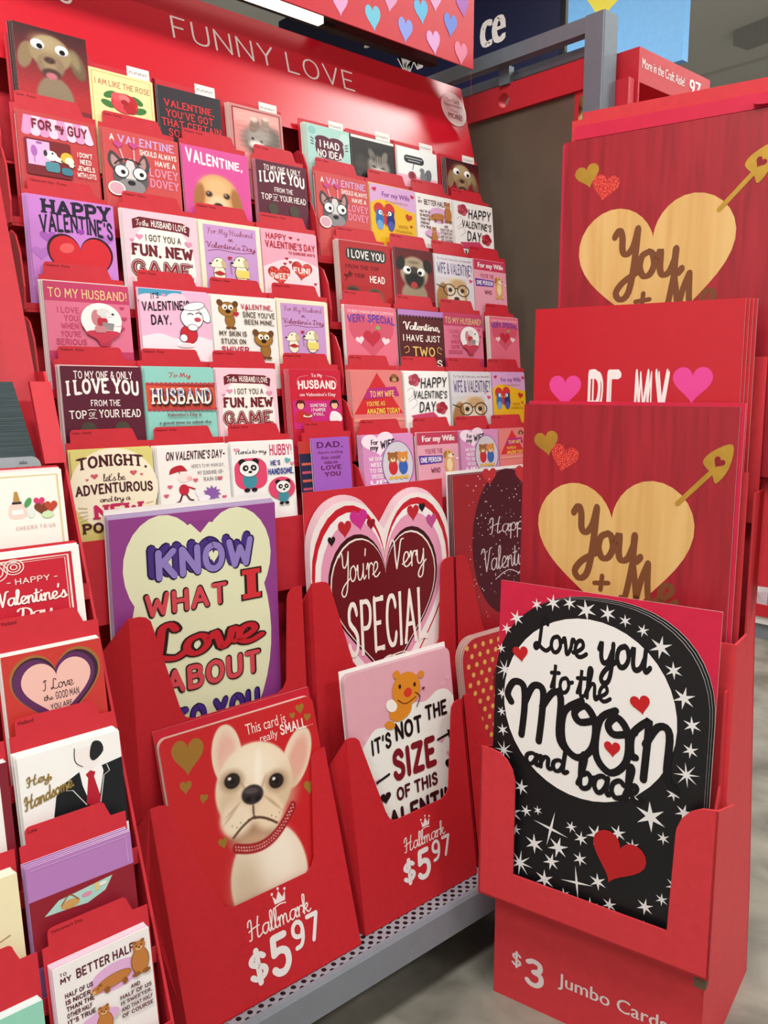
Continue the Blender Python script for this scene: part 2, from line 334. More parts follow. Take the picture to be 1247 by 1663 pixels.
class Paint:
    def __init__(s, X, Y): s.X, s.Y = X, Y; s.a = np.zeros(X.shape + (3,))
    def fill(s, c): s.a[:] = hexc(c)
    def grad(s, c0, c1, y0, y1):
        t = np.clip((s.Y - y0) / (y1 - y0), 0, 1)[..., None]; s.a[:] = np.array(hexc(c0)) * (1 - t) + np.array(hexc(c1)) * t
    def ell(s, cx, cy, rx, ry, c, rot=0, soft=0.12, al=1.0, power=2.0):
        cs, sn = math.cos(math.radians(rot)), math.sin(math.radians(rot)); dx, dy = s.X - cx, s.Y - cy
        a, b = (dx * cs + dy * sn) / rx, (-dx * sn + dy * cs) / ry
        r = (np.abs(a) ** power + np.abs(b) ** power) ** (1 / power)
        t = np.clip((1 + soft - r) / (2 * soft), 0, 1); t = (t * t * (3 - 2 * t) * al)[..., None]
        s.a = s.a * (1 - t) + np.array(hexc(c)) * t
    def noise(s, amp, seed=1, k=0.6):
        r = np.random.RandomState(seed)
        n = sum(np.sin(s.X * k * q + r.rand() * 9) * np.sin(s.Y * k * q * 1.1 + r.rand() * 9) for q in (1, 1.9, 3.1)); s.a = s.a + n[..., None] * amp

# ------------------------------------------------------------------ the store around the rack
fl = struct(mesh_obj('floor', [(-7, -4, 0), (7, -4, 0), (7, 13, 0), (-7, 13, 0)], [(0, 1, 2, 3)], FLOOR))
ce = struct(box('ceiling', (-7, -4, 4.25, 7, 13, 4.35), paper('#f4f4f2', 0.8, 0.1, 0.02)))
wb = struct(box('wall_back', (-7, 12.9, 0, 7, 13.0, 4.25), paper('#efeeea', 0.8, 0.1, 0.02)))
wl = struct(box('wall_left', (-7.1, -4, 0, -7.0, 13, 4.25), paper('#efeeea', 0.8, 0.1, 0.02)))
wr = struct(box('wall_right', (7.0, -4, 0, 7.1, 13, 4.25), paper('#efeeea', 0.8, 0.1, 0.02)))
wf = struct(box('wall_front', (-7, -4.1, 0, 7, -4.0, 4.25), paper('#efeeea', 0.8, 0.1, 0.02)))
for i, (lx, ly) in enumerate(LAMP_ROWS):
    L = empty('ceiling_lamp', (lx, ly, 3.78))  # the last body only accompanies the lamp added for the signs
    tag(L, 'long white strip lamp hanging from the store ceiling', 'lamp', 'strip lamps over the aisles')
    box('housing', (-0.28, -0.7, 0.02, 0.28, 0.7, 0.08), WHITE, L); box('diffuser', (-0.25, -0.65, 0.0, 0.25, 0.65, 0.02), WHITE, L)
    boxes('hanger', [(-0.01, -0.5, 0.08, 0.01, -0.48, 0.47), (-0.01, 0.48, 0.08, 0.01, 0.5, 0.47)], STEEL, L)
TILE = paper('#f6f6f4', 0.7, 0.15, 0.02)
for i in range(3):
    for j in range(4):
        L = empty('ceiling_tile', (-4.6 + i * 2.0, 5.6 + j * 1.7, 4.24))
        tag(L, 'large white ceiling tile beyond the hanging signs', 'ceiling tile', 'white ceiling tiles beyond the signs')
        boxes('frame', [(-0.97, -0.82, -0.03, 0.97, -0.79, 0), (-0.97, 0.79, -0.03, 0.97, 0.82, 0), (-0.97, -0.79, -0.03, -0.94, 0.79, 0), (0.94, -0.79, -0.03, 0.97, 0.79, 0)], WHITE, L)
        box('tile_face', (-0.94, -0.79, -0.02, 0.94, 0.79, 0), TILE, L)
g = on_z(1190, 74, 4.1); g2 = on_z(1262, 46, 4.1)
d = (g2 - g).normalized(); nrm = Vector((-d.y, d.x, 0))
v = [g, g + d * 2.4, g + d * 2.4 + nrm * 0.2, g + nrm * 0.2]; v = [tuple(q) for q in v] + [(q[0], q[1], 4.25) for q in v]
tag(mesh_obj('ceiling_duct', v, BOXF, paper('#b9bcbb', 0.6, 0.2)), 'pale grey duct under the bright ceiling', 'duct')

# hanging signs beyond the aisle
def sign(name, x0, x1, z0, z1, y, mat, label):
    o = empty(name, ((x0 + x1) / 2, y, z0)); tag(o, label, 'sign')
    hw = (x1 - x0) / 2
    box('sign_board', (-hw, 0, 0, hw, 0.05, z1 - z0), mat, o)
    boxes('hanging_rod', [(-hw * 0.8, 0.02, z1 - z0, -hw * 0.8 + 0.01, 0.03, 4.25 - z0), (hw * 0.8, 0.02, z1 - z0, hw * 0.8 + 0.01, 0.03, 4.25 - z0)], STEEL, o)
    return o
YS = 4.0
sx1 = on_y(909, 30, YS).x
nv = sign('hanging_sign', sx1 - 2.6, sx1, 2.95, 3.95, YS, paper('#0f1238', 0.5, 0.3, 0.05), 'navy blue hanging sign with big pale letters behind the card rack')
class Wall(Art):
    """print on a flat board whose local frame is x right, z up, front at local -y"""
    def __init__(s, card, x0, ztop, unit): s.card, s.x0, s.zt, s.k, s.z, s.parts = card, x0, ztop, unit, 0.0006, {}
    def pt(s, u, v): return (s.x0 + u * s.k, -s.z, s.zt - v * s.k)
def on_sign(px, py, o): p = on_y(px, py, YS); return ((p.x - o.location.x) * 100, (o.location.z + 1.0 - p.z) * 100)
A = Wall(nv, 0, 1.0, 0.01)
a, b = on_sign(783, 84, nv), on_sign(822, 15, nv)
A.text('ce', a[0] - 2, b[1] + 1.5, b[0], a[1] - 1.5, '#eae2e0', 'sans', bold=0.05)
a, b = on_sign(594, 78, nv), on_sign(668, 50, nv)
A.text('eryd', a[0] - 2, b[1] - 6, b[0] + 6, a[1] + 2, '#eae2e0', 'sans', bold=0.04)
a, b = on_sign(645, 110, nv), on_sign(700, 78, nv)
A.text('w', a[0], b[1] - 2, b[0], a[1] + 6, '#eae2e0', 'sans', bold=0.05)
A.done()
bx0, bx1 = on_y(922, 40, YS).x, on_y(1108, 97, YS)
bl = sign('hanging_sign', bx0, bx1.x, bx1.z, bx1.z + 1.1, YS, paper('#7cc0fa', 0.5, 0.3, 0.04), 'sky blue hanging sign with a yellow heart')
A = Wall(bl, 0, 1.1, 0.01)
p = on_y(1000, 24, YS); A.heart((p.x - bl.location.x) * 100 - 6, (bl.location.z + 1.1 - p.z) * 100 - 16, 40, '#f3e34a', 12); A.done()
p = on_y(913, 30, YS)
tag(box('sign_pole', (p.x - 0.03, YS + 0.1, 0, p.x + 0.03, YS + 0.16, 4.25), paper('#e9dfb4', 0.5, 0.3)), 'cream pole between the navy and the sky blue sign', 'pole')

# distant shelf run on the right with packages
YB = 4.12
def zb(px, py): return on_y(px, py, YB).z
gx = on_y(1215, 900, YB).x
gr = empty('store_shelf', (gx + 0.75, YB, 0)); tag(gr, 'grey and white store shelf run across the far aisle', 'shelf')
z_a, z_b = zb(1235, 868), zb(1235, 1000)
box('shelf_back', (-1.0, 0.36, 0, 1.0, 0.4, 1.5), STEEL, gr)
box('shelf_base', (-1.0, 0.02, 0, 1.0, 0.36, max(0.03, z_b - 0.045)), STEEL, gr)
for z in (z_b, z_a, z_a + 0.36): box('shelf_board', (-1.0, 0, z - 0.04, 1.0, 0.36, z), WHITE, gr)
box('price_strip', (-1.0, -0.012, z_b, 1.0, -0.002, z_b + 0.06), paper('#cf2533', 0.4, 0.4), gr)
cols = ['#4a2d63', '#5b3272', '#8a2f58', '#3a8a70', '#7a3a52']
for i in range(9):
    c = cols[i % 5]; x = gx - 0.2 + i * 0.2
    o = empty('boxed_gift', (x, YB + 0.12, z_a + 0.001)); tag(o, ['purple', 'violet', 'berry', 'green', 'plum'][i % 5] + ' boxed gift on the upper board of the far shelf', 'box', 'boxed gifts on the far shelf')
    prism('carton', round_rect(-0.085, 0, 0.085, 0.24 + 0.03 * (i % 3), 0.01), 0.12, paper(c, 0.45, 0.3), o, lambda a, b, q: (a, q, b))
    box('label_band', (-0.08, -0.003, 0.09, 0.08, -0.0005, 0.15), paper('#d9c9d2' if i % 2 else '#241433', 0.5, 0.3), o)
    o2 = empty('plush_bag', (x + 0.03, YB + 0.14, z_b + 0.012)); tag(o2, ('white' if i % 2 else 'pink') + ' bagged plush on the lower board of the far shelf', 'bag', 'bagged plush on the far shelf')
    bm = bmesh.new(); bmesh.ops.create_icosphere(bm, subdivisions=2, radius=1)
    for vv in bm.verts:
        q = vv.co; k = 1 + 0.12 * math.sin(q.x * 5 + i) * math.cos(q.z * 4); vv.co = (q.x * 0.09 * k, q.y * 0.07 * k, (q.z * k + 1) * 0.09 * (1 + 0.4 * max(0, q.z)))
    me = bpy.data.meshes.new('bag'); bm.to_mesh(me); bm.free(); me.materials.append(paper('#e9e4ea' if i % 2 else '#ee6fb0', 0.3, 0.5))
    bo = bpy.data.objects.new('bag', me); COL.objects.link(bo); bo.parent = o2

# ------------------------------------------------------------------ neighbouring gondola section past the rack end
YP = 1.9
gp = empty('gondola_end', (0, YP, 0)); tag(gp, 'brown metal gondola end panel with grey steel frame on top', 'shelving')
box('end_panel', (-0.75, 0, 0, 0.02, 0.02, 1.985), paper('#63564a', 0.5, 0.3, 0.12, 0.0, scale=6), gp)
hx, hz_, hr = -0.21, 2.018, 0.019
def strip_half(s):      # the strip is cut round a real hole: left and right halves meet above and below it
    arc = [(hx + s * hr * math.sin(math.radians(q)), hz_ + hr * math.cos(math.radians(q))) for q in range(0, 181, 15)]
    xe = 0.085 if s > 0 else -0.75
    return arc + [(hx, 1.985), (xe, 1.985), (xe, 2.058), (hx, 2.058)]
v, f = [], []
for s in (-1, 1):
    P = strip_half(s); n = len(P); o = len(v); v += [(x, -0.012, z) for x, z in P] + [(x, 0.02, z) for x, z in P]
    f += [tuple(range(o, o + n)), tuple(range(o + 2 * n - 1, o + n - 1, -1))] + [(o + i, o + i + n, o + (i + 1) % n + n, o + (i + 1) % n) for i in range(n)]
mesh_obj('top_strip', v, f, RED, gp)
box('edge_panel', (0.02, -0.004, 0, 0.175, 0.02, 1.985), RED, gp)
ph = box('photo_strip', (0.034, -0.006, 1.88, 0.088, -0.004, 1.972), ramp_mat('gold_photo', 'noise', [(0.35, '#3a2416'), (0.52, '#8f6a34'), (0.68, '#f0d48a')], (1, 1, 1), 22, 2, 0.3, 0.5), gp)
prism('post', round_rect(0.086, -0.03, 0.142, 0.03, 0.004, 2), 2.13, FRAME, gp, lambda a, b, q: (a, b - 0.035, q))
box('rail', (-0.75, -0.05, 2.098, 0.086, -0.02, 2.135), FRAME, gp)
box('rail', (-0.75, 0.0, 2.066, 0.086, 0.02, 2.09), FRAME, gp)
box('rail_bracket', (-0.22, -0.02, 2.055, -0.185, 0.0, 2.1), FRAME, gp)
BLN = on_x(1152, 152, 0.18).y - 1.93
bc = empty('display_box', (0.18, 1.93, 1.78)); tag(bc, 'red open cardboard display box with white craft aisle lettering above the jumbo stand', 'box')
boxes('carton', [(-0.16, 0, 0.2, 0, BLN, 0.28), (-0.16, 0, 0, 0.0, 0.006, 0.2), (-0.16, BLN - 0.006, 0, 0, BLN, 0.2), (-0.16, 0, 0, 0, BLN, 0.006)], RED, bc)
box('carton_back', (-0.16, 0.006, 0.006, -0.15, BLN - 0.006, 0.2), RED, bc)
class SideWall(Wall):
    def pt(s, u, v): return (s.z, s.x0 + u * s.k, s.zt - v * s.k)
A = SideWall(bc, 0, 0.28, BLN / 100)
A.text('More in the Craft Aisle!', 4, 6.5, 62, 13, '#f3ecec', 'sans', bold=0.015); A.text('97', 69, 5.5, 86, 17, '#f3ecec', 'sans', bold=0.03); A.text('¢', 88, 8, 96, 16, '#f3ecec', 'sans'); A.done()

# ------------------------------------------------------------------ base deck of the rack gondola
ZD = 0.19
XD = on_plane(600, 1549, (0, 0, ZD), (0, 0, 1)).x
dk = empty('gondola_deck', (0, 0.9, 0)); tag(dk, 'grey steel gondola base deck with perforated top edge', 'shelf')
dm = bpy.data.materials.new('perforated_steel'); dm.use_nodes = True; nt = dm.node_tree; b = nt.nodes['Principled BSDF']
tc = nt.nodes.new('ShaderNodeTexCoord'); mp = nt.nodes.new('ShaderNodeMapping'); mp.inputs['Rotation'].default_value = (0, 0, math.radians(45)); mp.inputs['Scale'].default_value = (62, 62, 62)
vm = nt.nodes.new('ShaderNodeVectorMath'); vm.operation = 'FRACTION'; sb = nt.nodes.new('ShaderNodeVectorMath'); sb.operation = 'SUBTRACT'; sb.inputs[1].default_value = (0.5, 0.5, 0.5)
mu = nt.nodes.new('ShaderNodeVectorMath'); mu.operation = 'MULTIPLY'; mu.inputs[1].default_value = (1, 1, 0); ln = nt.nodes.new('ShaderNodeVectorMath'); ln.operation = 'LENGTH'
rp = nt.nodes.new('ShaderNodeValToRGB'); rp.color_ramp.elements[0].position = 0.29; rp.color_ramp.elements[1].position = 0.33
rp.color_ramp.elements[0].color = (0.004, 0.004, 0.005, 1); rp.color_ramp.elements[1].color = lin((150, 156, 166)) + (1,)
for q, w in ((tc.outputs['Object'], mp.inputs['Vector']), (mp.outputs[0], vm.inputs[0]), (vm.outputs[0], sb.inputs[0]), (sb.outputs[0], mu.inputs[0]), (mu.outputs[0], ln.inputs[0]), (ln.outputs['Value'], rp.inputs['Fac']), (rp.outputs['Color'], b.inputs['Base Color'])): nt.links.new(q, w)
b.inputs['Roughness'].default_value = 0.45
box('deck_top', (-0.55, -1.3, ZD - 0.004, XD - 0.012, 0.92, ZD), dm, dk)
prism('front_lip', [(XD - 0.012, ZD), (XD - 0.004, ZD - 0.001), (XD, ZD - 0.008), (XD, ZD - 0.07), (XD - 0.02, ZD - 0.074), (XD - 0.02, ZD - 0.012)], 2.22, paper('#838a94', 0.4, 0.45, 0.04), dk, lambda a, q, y: (a, y - 1.3, q))
box('kick_plate', (-0.5, -1.28, 0, XD - 0.13, 0.9, ZD - 0.02), paper('#838a94', 0.4, 0.45, 0.04), dk)

# ------------------------------------------------------------------ the card rack
LEAN = 0.275
def xp(z): return (1.25 - z) * LEAN            # the slope the card tops lie on
ZT = [1.812, 1.706, 1.563, 1.421, 1.281, 1.143]
BETA = math.atan(0.10); CH = 0.185
rk = empty('card_rack', (0, 1.14, 0.19)); tag(rk, 'tall red stepped greeting card rack with funny love header', 'rack')
def R(v): return (v[0], v[1] - 1.14, v[2] - 0.19)
Y0, Y1, YM = 0.522, 1.775, 1.158
def slab_lean(name, z0, z1, ya, yb, off, th, mat, parent=rk, f=R):
    pts = [(xp(z0) + off, z0), (xp(z1) + off, z1), (xp(z1) + off - th, z1), (xp(z0) + off - th, z0)]
    return prism(name, pts, yb - ya, mat, parent, lambda a, b, q: f((a, ya + q, b)))
prism('back_panel', [(0.004, 0.2), (0.004, 0.93), (xp(2.0) - 0.075, 2.0), (xp(2.0) - 0.085, 2.0), (-0.006, 0.93), (-0.006, 0.2)], Y1 - Y0, RED, rk, lambda a, b, q: R((a, Y0 + q, b)))
box('plinth', (*R((-0.3, Y0, 0.195)), *R((0.0, Y1, 0.25))), RED, rk)
for k, zt in enumerate(ZT):
    zbm = zt - CH * math.cos(BETA); xb = xp(zt) + CH * math.sin(BETA)
    for ya, yb in ((Y0, YM - 0.004), (YM + 0.004, Y1)):
        lip = 0.006 if k < 5 else 0.036; fo = 0.0 if k == 0 else 0.0035
        t = boxes('tier', [R((max(xb - 0.1, xp(zbm) - 0.09), ya, zbm - 0.009)) + R((xb + fo, yb, zbm - 0.004)), R((xb + fo - 0.0015, ya, zbm - 0.0045)) + R((xb + fo, yb, zbm + lip if k else zbm - 0.004))], RED, rk)
    for yy in (Y0 - 0.003, YM):      # rounded divider fins at the unit ends
        P = [(xb - 0.07, zbm - 0.006), (xb + 0.012, zbm - 0.006), (xb + 0.014, zbm + 0.03), (xb + 0.004, zbm + 0.085), (xb - 0.012, zbm + 0.115), (xb - 0.03, zbm + 0.125), (xb - 0.05, zbm + 0.12), (xb - 0.07, zbm + 0.12)]
        prism('end_fin', P, 0.003, RED, rk, lambda a, b, q, yy=yy: R((a, yy - 0.0015 + q, b)))
xb6 = xp(ZT[5]) + CH * math.sin(BETA)
box('lower_panel', (*R((xb6 + 0.0042, Y0, 0.85)), *R((xb6 + 0.0062, Y1, 0.994))), RED, rk)
# header board
HO = -0.028
nH = Vector((1, 0, LEAN)).normalized()
hd = slab_lean('header_board', 1.80, 2.026, 0.30, 1.752, HO, 0.006, HEADER)
hp0 = Vector((xp(2.0) + HO, 0, 2.0))
upH = Vector((-LEAN, 0, 1)).normalized()
class Header(Art):
    def __init__(s, parent): s.card, s.k, s.z, s.parts = parent, 0.01, 0.0004, {}
    def pt(s, u, v):
        p = hp0 + Vector((0, u * s.k, 0)) - upH * (v * s.k) + nH * s.z
        return R(p)
def hpt(px, py):
    p = on_plane(px, py, hp0, nH); return p.y * 100, (hp0 - p).dot(upH) * 100
A = Header(hd)
a, b, c2 = hpt(275, 25), hpt(283, 62), hpt(577, 149)
e1 = hpt(556, 113)
hv0, hv1 = (a[1] + e1[1]) / 2, (b[1] + c2[1]) / 2
A.text('FUNNY LOVE', a[0], hv0, c2[0], hv1, '#f6f0ee', 'caps', w=0.085, gap=0.3)
p = hpt(105, 0); A.line([(p[0] - 1.4, p[1] - 1.2), (p[0] - 0.6, p[1] + 0.3), (p[0] + 0.8, p[1] + 0.2), (p[0] + 1.4, p[1] - 1.2)], 0.5, '#f6f0ee', n='lettering')
A.done()
# round sticker on the header
c = hpt(736, 178); p = hp0 + Vector((0, c[0] * 0.01, 0)) - upH * (c[1] * 0.01) + nH * 0.0012
st = empty('round_sticker', p, (-math.atan(LEAN), 0, math.radians(90))); tag(st, 'round white sticker with red lettering on the header board', 'sticker')
prism('sticker_disc', ell_pts(0, 0, 0.046, 0.046, 0, 32), 0.0008, paper('#f3e9e8', 0.4, 0.4, 0.02), st, lambda a, b, q: (a, q - 0.0008, b))
A = Wall(st, -0.05, 0.05, 0.001); A.z = 0.001
A.text('Our Card', 26, 22, 74, 33, '#8c2230', 'sans'); A.text('Department', 16, 36, 84, 47, '#8c2230', 'sans'); A.text('has', 38, 50, 62, 59, '#c46a74', 'sans'); A.text('MORE!', 24, 63, 76, 77, '#a01c2c', 'sans', bold=0.02); A.done()
# lit canopy: valance with hearts, lamp behind it, end cheek
XV = -0.125
zv = on_x(767, 115, XV).z; yv1 = on_x(769, 60, XV).y
ca = empty('rack_canopy', (XV, 1.0, zv)); tag(ca, 'red canopy over the rack printed with pink and blue hearts', 'canopy')
va = box('valance', (-0.004, -0.9, 0.004, 0, yv1 - 1.0, 0.42), paper('#c92333', 0.4, 0.4, 0.04), ca)
cy = yv1 - 1.0
mesh_obj('end_cheek', [(-0.004, cy - 0.003, -0.10), (-0.058, 1.727 - 1.0, -0.12), (-0.058, 1.727 - 1.0, 0.42), (-0.004, cy - 0.003, 0.42), (-0.006, cy, -0.10), (-0.06, 1.730 - 1.0, -0.12), (-0.06, 1.730 - 1.0, 0.42), (-0.006, cy, 0.42)], [(0, 1, 2, 3), (7, 6, 5, 4), (0, 4, 5, 1), (3, 2, 6, 7), (0, 3, 7, 4), (1, 5, 6, 2)], RED, ca)
class Val(Art):
    def __init__(s, parent): s.card, s.k, s.z, s.parts = parent, 0.01, 0.0003, {}
    def pt(s, u, v): return (s.z, u * s.k - 1.0, v * s.k - zv)
A = Val(va)
for px, py, c in [(552, 5, '#e0a3cf'), (606, 30, '#6fc3dc'), (633, 0, '#d79ac4'), (684, 20, '#5fb6de'), (658, 50, '#8a9be6'), (706, 0, '#d9a0cc'), (751, 10, '#a65fb4'), (731, 42, '#6a86d8'), (704, 70, '#dba3d6'), (748, 88, '#e07f9e'), (768, 54, '#d7a0cf')]:
    p = on_x(px, py, XV)
    if p.y * 100 + 2.6 < yv1 * 100: A.poly([(q[0], 2 * p.z * 100 - q[1]) for q in heart_pts(p.y * 100, p.z * 100, 4.6, random.uniform(-12, 12), h=5.4)], c, 'printed_heart')
A.done()
fx = box('canopy_frame', (-0.13, -0.9, 0.036, -0.105, cy - 0.02, 0.06), paper('#2b2422', 0.6, 0.3), ca)
ltr = on_x(521, 38, -0.215)
tube = box('lamp_tube', (-0.1, -0.9, ltr.z - zv - 0.003, -0.08, ltr.y - 1.0, ltr.z - zv + 0.012), emit('#fff8ee', 2.2), ca)
box('lamp_housing', (-0.104, -0.9, ltr.z - zv + 0.012, -0.06, ltr.y - 0.95, ltr.z - zv + 0.05), paper('#1d1c1d', 0.6, 0.3), ca)

# ------------------------------------------------------------------ card designs (units: width 100, v down)
def googly(A, u, v, r, pu, pv):
    """stick-on plastic wobble eye: a real little dome with a pupil"""
    for rad, col, h, n, du, dv in ((r, '#f4f4f4', 0.0016, 'googly_eye', 0, 0), (r * 0.52, '#0c0c0c', 0.0022, 'pupil', pu, pv)):
        vs = []; k = 16
        for t, s in ((0, 1.0), (0.75, 0.86), (1, 0.5)):
            for i in range(k):
                an = 2 * math.pi * i / k; x, y, z = A.pt(u + du + rad * s * math.cos(an), v + dv + rad * s * math.sin(an)); vs.append((x, y - t * h, z))
        ff = [(a * k + i, a * k + (i + 1) % k, (a + 1) * k + (i + 1) % k, (a + 1) * k + i) for a in range(2) for i in range(k)] + [tuple(range(2 * k, 3 * k))]
        mesh_obj(n, vs, ff, paper(col, 0.15, 0.5, 0.0), A.card, smooth=False)
def d_weim(A):
    def f(p):
        p.grad('#3c1016', '#b3262c', 0, 110); p.ell(50, 120, 26, 40, '#8d7a62', soft=0.1)
        p.ell(13, 52, 10, 24, '#8f7757', 12, 0.15); p.ell(84, 50, 11, 27, '#6e5a40', -14, 0.15); p.ell(82, 44, 6, 16, '#94805f', -14, 0.5)
        p.ell(48, 40, 29, 30, '#a08a66', 0, 0.08); p.ell(42, 24, 20, 14, '#b9a47c', 0, 0.6, 0.8); p.ell(47, 62, 19, 20, '#8d765a', 0, 0.15)
        p.ell(46, 60, 9, 20, '#a8906a', 0, 0.5, 0.7); p.ell(47, 76, 13, 9, '#4a3028', 0, 0.2); p.ell(47, 80, 8, 6, '#c4707a', 0, 0.25)
        p.ell(46, 53, 8, 6, '#54372c', 0, 0.2); p.ell(43, 53, 2, 1.6, '#1e1210', 0, 0.4); p.ell(49, 54, 2, 1.6, '#1e1210', 0, 0.4); p.noise(3)
    A.photo(0, 0, 100, 132, 72, 92, f); googly(A, 31, 30, 9.5, 2, 2.5); googly(A, 64, 32, 9.5, 0, 3)
def d_rose(A):
    A.line([(4, 4), (96, 4), (96, 126), (4, 126)], 1.2, '#c9b25c', False, closed=True); A.text('I AM LIKE THE ROSE', 8, 16, 94, 27, '#c44a3c', 'slab', w=0.13, slab=0.1)
    for u, v, r in ((30, 42, -30), (72, 44, 30), (26, 60, 20), (76, 62, -20)): A.ell(u, v, 11, 6, '#3f7a3c', r, 'printed_leaf')
    A.ell(52, 54, 21, 19, '#d2333f', n='printed_rose')
    for u, v, a, b, c in ((44, 46, 13, 10, '#e2565c'), (60, 48, 12, 11, '#c0242f'), (52, 44, 9, 7, '#e8767a'), (46, 62, 14, 9, '#da4450'), (60, 62, 11, 9, '#b81f2a'), (52, 52, 6, 5, '#a51a24')): A.ell(u, v, a, b, c, 20, 'printed_rose')
def d_got(A):
    for u, v in ((20, 10), (50, 6), (80, 12), (35, 24), (66, 24)): A.heart(u, v, 12, '#3a2c36')
    for i, (t, x0, x1) in enumerate((('VALENTINE,', 8, 88), ("YOU'VE GOT", 10, 86), ('THAT CERTAIN', 2, 98), ('SOMETHING', 12, 90))): A.text(t, x0, 22 + i * 17, x1, 36 + i * 17, '#d4343c', 'slab', w=0.2, slab=0.17)
def d_catpaws(A):
    def f(p):
        p.fill('#d98d88'); p.ell(50, 20, 60, 16, '#e8aaa2', 0, 0.5); p.ell(60, 62, 40, 30, '#6f655e', -15, 0.3); p.ell(52, 56, 24, 18, '#a39a92', -20, 0.5)
        p.ell(45, 34, 9, 16, '#8d7468', 20, 0.2); p.ell(66, 30, 8, 16, '#9b8678', -5, 0.2); p.ell(45, 22, 7, 6, '#d8c6bb', 0, 0.3); p.ell(67, 17, 6, 5, '#d8c6bb', 0, 0.3); p.ell(40, 62, 3, 3, '#2a2420', 0, 0.3); p.ell(56, 66, 3, 3, '#2a2420', 0, 0.3); p.ell(47, 74, 14, 9, '#e8e2dc', 0, 0.4); p.noise(6, 3, 1.2)
    A.photo(7, 7, 93, 125, 50, 66, f); A.line([(5, 5), (95, 5), (95, 127), (5, 127)], 2.4, '#9c2a3c', False, closed=True)
def d_noidea(A):
    A.split = True
    A.ell(12, 14, 9, 9, '#8cc4ba'); A.ell(88, 20, 12, 14, '#bfe0d8'); A.rr(18, 26, 84, 74, 20, '#5c1d36'); A.ell(36, 32, 18, 10, '#5c1d36'); A.ell(66, 32, 18, 10, '#5c1d36')
    A.text('I HAD', 28, 32, 74, 50, '#f4eee8', 'caps', w=0.2); A.text('NO IDEA', 22, 54, 80, 72, '#f4eee8', 'caps', w=0.2)
    for s in (-1, 1):
        for i in range(3): A.line([(51 + s * 37, 34 + i * 6), (51 + s * 43, 31 + i * 7)], 1.4, '#5c1d36', False)
def d_kitten(A):
    def f(p):
        p.fill('#191614'); p.ell(60, 62, 27, 25, '#8d857c', 0, 0.2); p.ell(46, 36, 7, 14, '#6b635c', -20, 0.2); p.ell(76, 38, 7, 14, '#7d756d', 20, 0.2); p.ell(60, 74, 15, 12, '#cfc8c0', 0, 0.5)
        for u in (50, 56, 62, 68): p.ell(u, 46, 1.4, 9, '#39332f', 0, 0.4, 0.8)
        p.ell(50, 62, 5, 2, '#1c1815', 12, 0.3); p.ell(70, 63, 5, 2, '#1c1815', -10, 0.3); p.ell(60, 72, 3, 2, '#c98d84', 0, 0.4); p.ell(20, 66, 16, 24, '#3c3632', 0, 0.5); p.ell(84, 88, 18, 16, '#a79f96', 0, 0.4); p.noise(5, 4, 0.9)
    A.photo(0, 6, 100, 132, 44, 56, f); A.rect(0, 0, 100, 6, '#efe9e4')
def d_squirrel(A):
    A.rect(0, 62, 100, 132, '#f0b6cd'); A.rr(16, 16, 66, 34, 8, '#2c2f31'); A.line([(40, 34), (36, 48)], 1.6, '#2c2f31', False); A.rect(20, 21, 62, 23, '#b9bfc0', 'printed_bar'); A.rect(26, 27, 56, 29, '#b9bfc0', 'printed_bar')
    A.ell(74, 58, 9, 18, '#6c6f73', 15); A.ell(62, 62, 8, 14, '#7d8084'); A.ell(60, 46, 6, 6, '#7d8084'); A.ell(34, 62, 10, 10, '#a8414e'); A.ell(34, 62, 5, 7, '#7c2c3a')
def d_guy(A):
    n = 8; P0, P1 = (4, 6), (92, 6)
    for i in range(n):
        a, b = i / n, (i + 1) / n; A.poly([(8 + 82 * a, 6), (8 + 82 * b, 6), (4 + 92 * b, 33), (4 + 92 * a, 33)], '#f3cfe4' if i % 2 else '#e59ac9', 'awning'); A.ell(4 + 92 * (a + b) / 2, 33, 5.7, 4.5, '#f3cfe4' if i % 2 else '#e59ac9', n='awning')
    A.text('FOR', 17, 10, 42, 26, '#7c1830', w=0.22); A.text('my', 46, 14, 58, 28, '#7c1830', 'script', w=0.16); A.text('GUY', 62, 11, 88, 28, '#7c1830', w=0.22)
    A.rr(6, 42, 64, 100, 3, '#7a1f28'); A.rect(9, 45, 37, 84, '#e8b4e0'); A.ell(17, 62, 4, 9, '#b06ab8'); A.line([(17, 71), (17, 80)], 1.2, '#b06ab8', False); A.ell(24, 48, 4, 2, '#a060a8')
    A.ell(38, 66, 8, 8, '#f3efe8', n='cartoon_dog'); A.ell(46, 70, 8, 4, '#f3efe8', 20, 'cartoon_dog'); A.ell(31, 63, 2.4, 5, '#333037', n='cartoon_dog'); A.ell(52, 72, 2, 1.6, '#1c1c1c', n='cartoon_dog'); A.ell(40, 62, 1.2, 1.6, '#111111', n='cartoon_dog'); A.rr(30, 76, 48, 92, 4, '#4f8f9c', 'cartoon_dog')
    A.inst += 1; A.ell(58, 66, 8, 9, '#eab93c', n='cartoon_dog'); A.ell(61, 70, 6, 6, '#f3ead8', n='cartoon_dog'); A.ell(64, 77, 4, 3, '#f3ead8', n='cartoon_dog'); A.ell(67, 78, 1.4, 1.2, '#1c1c1c', n='cartoon_dog'); A.rr(50, 82, 64, 94, 4, '#3f7f94', 'cartoon_dog')
    for i, (t, x0, x1) in enumerate((("I DON'T", 72, 92), ('NEED', 75, 90), ('JEWELS', 71, 94), ('WITH LOTS', 70, 95))): A.text(t, x0, 52 + i * 11, x1, 60.5 + i * 11, '#f4ece6', w=0.2)
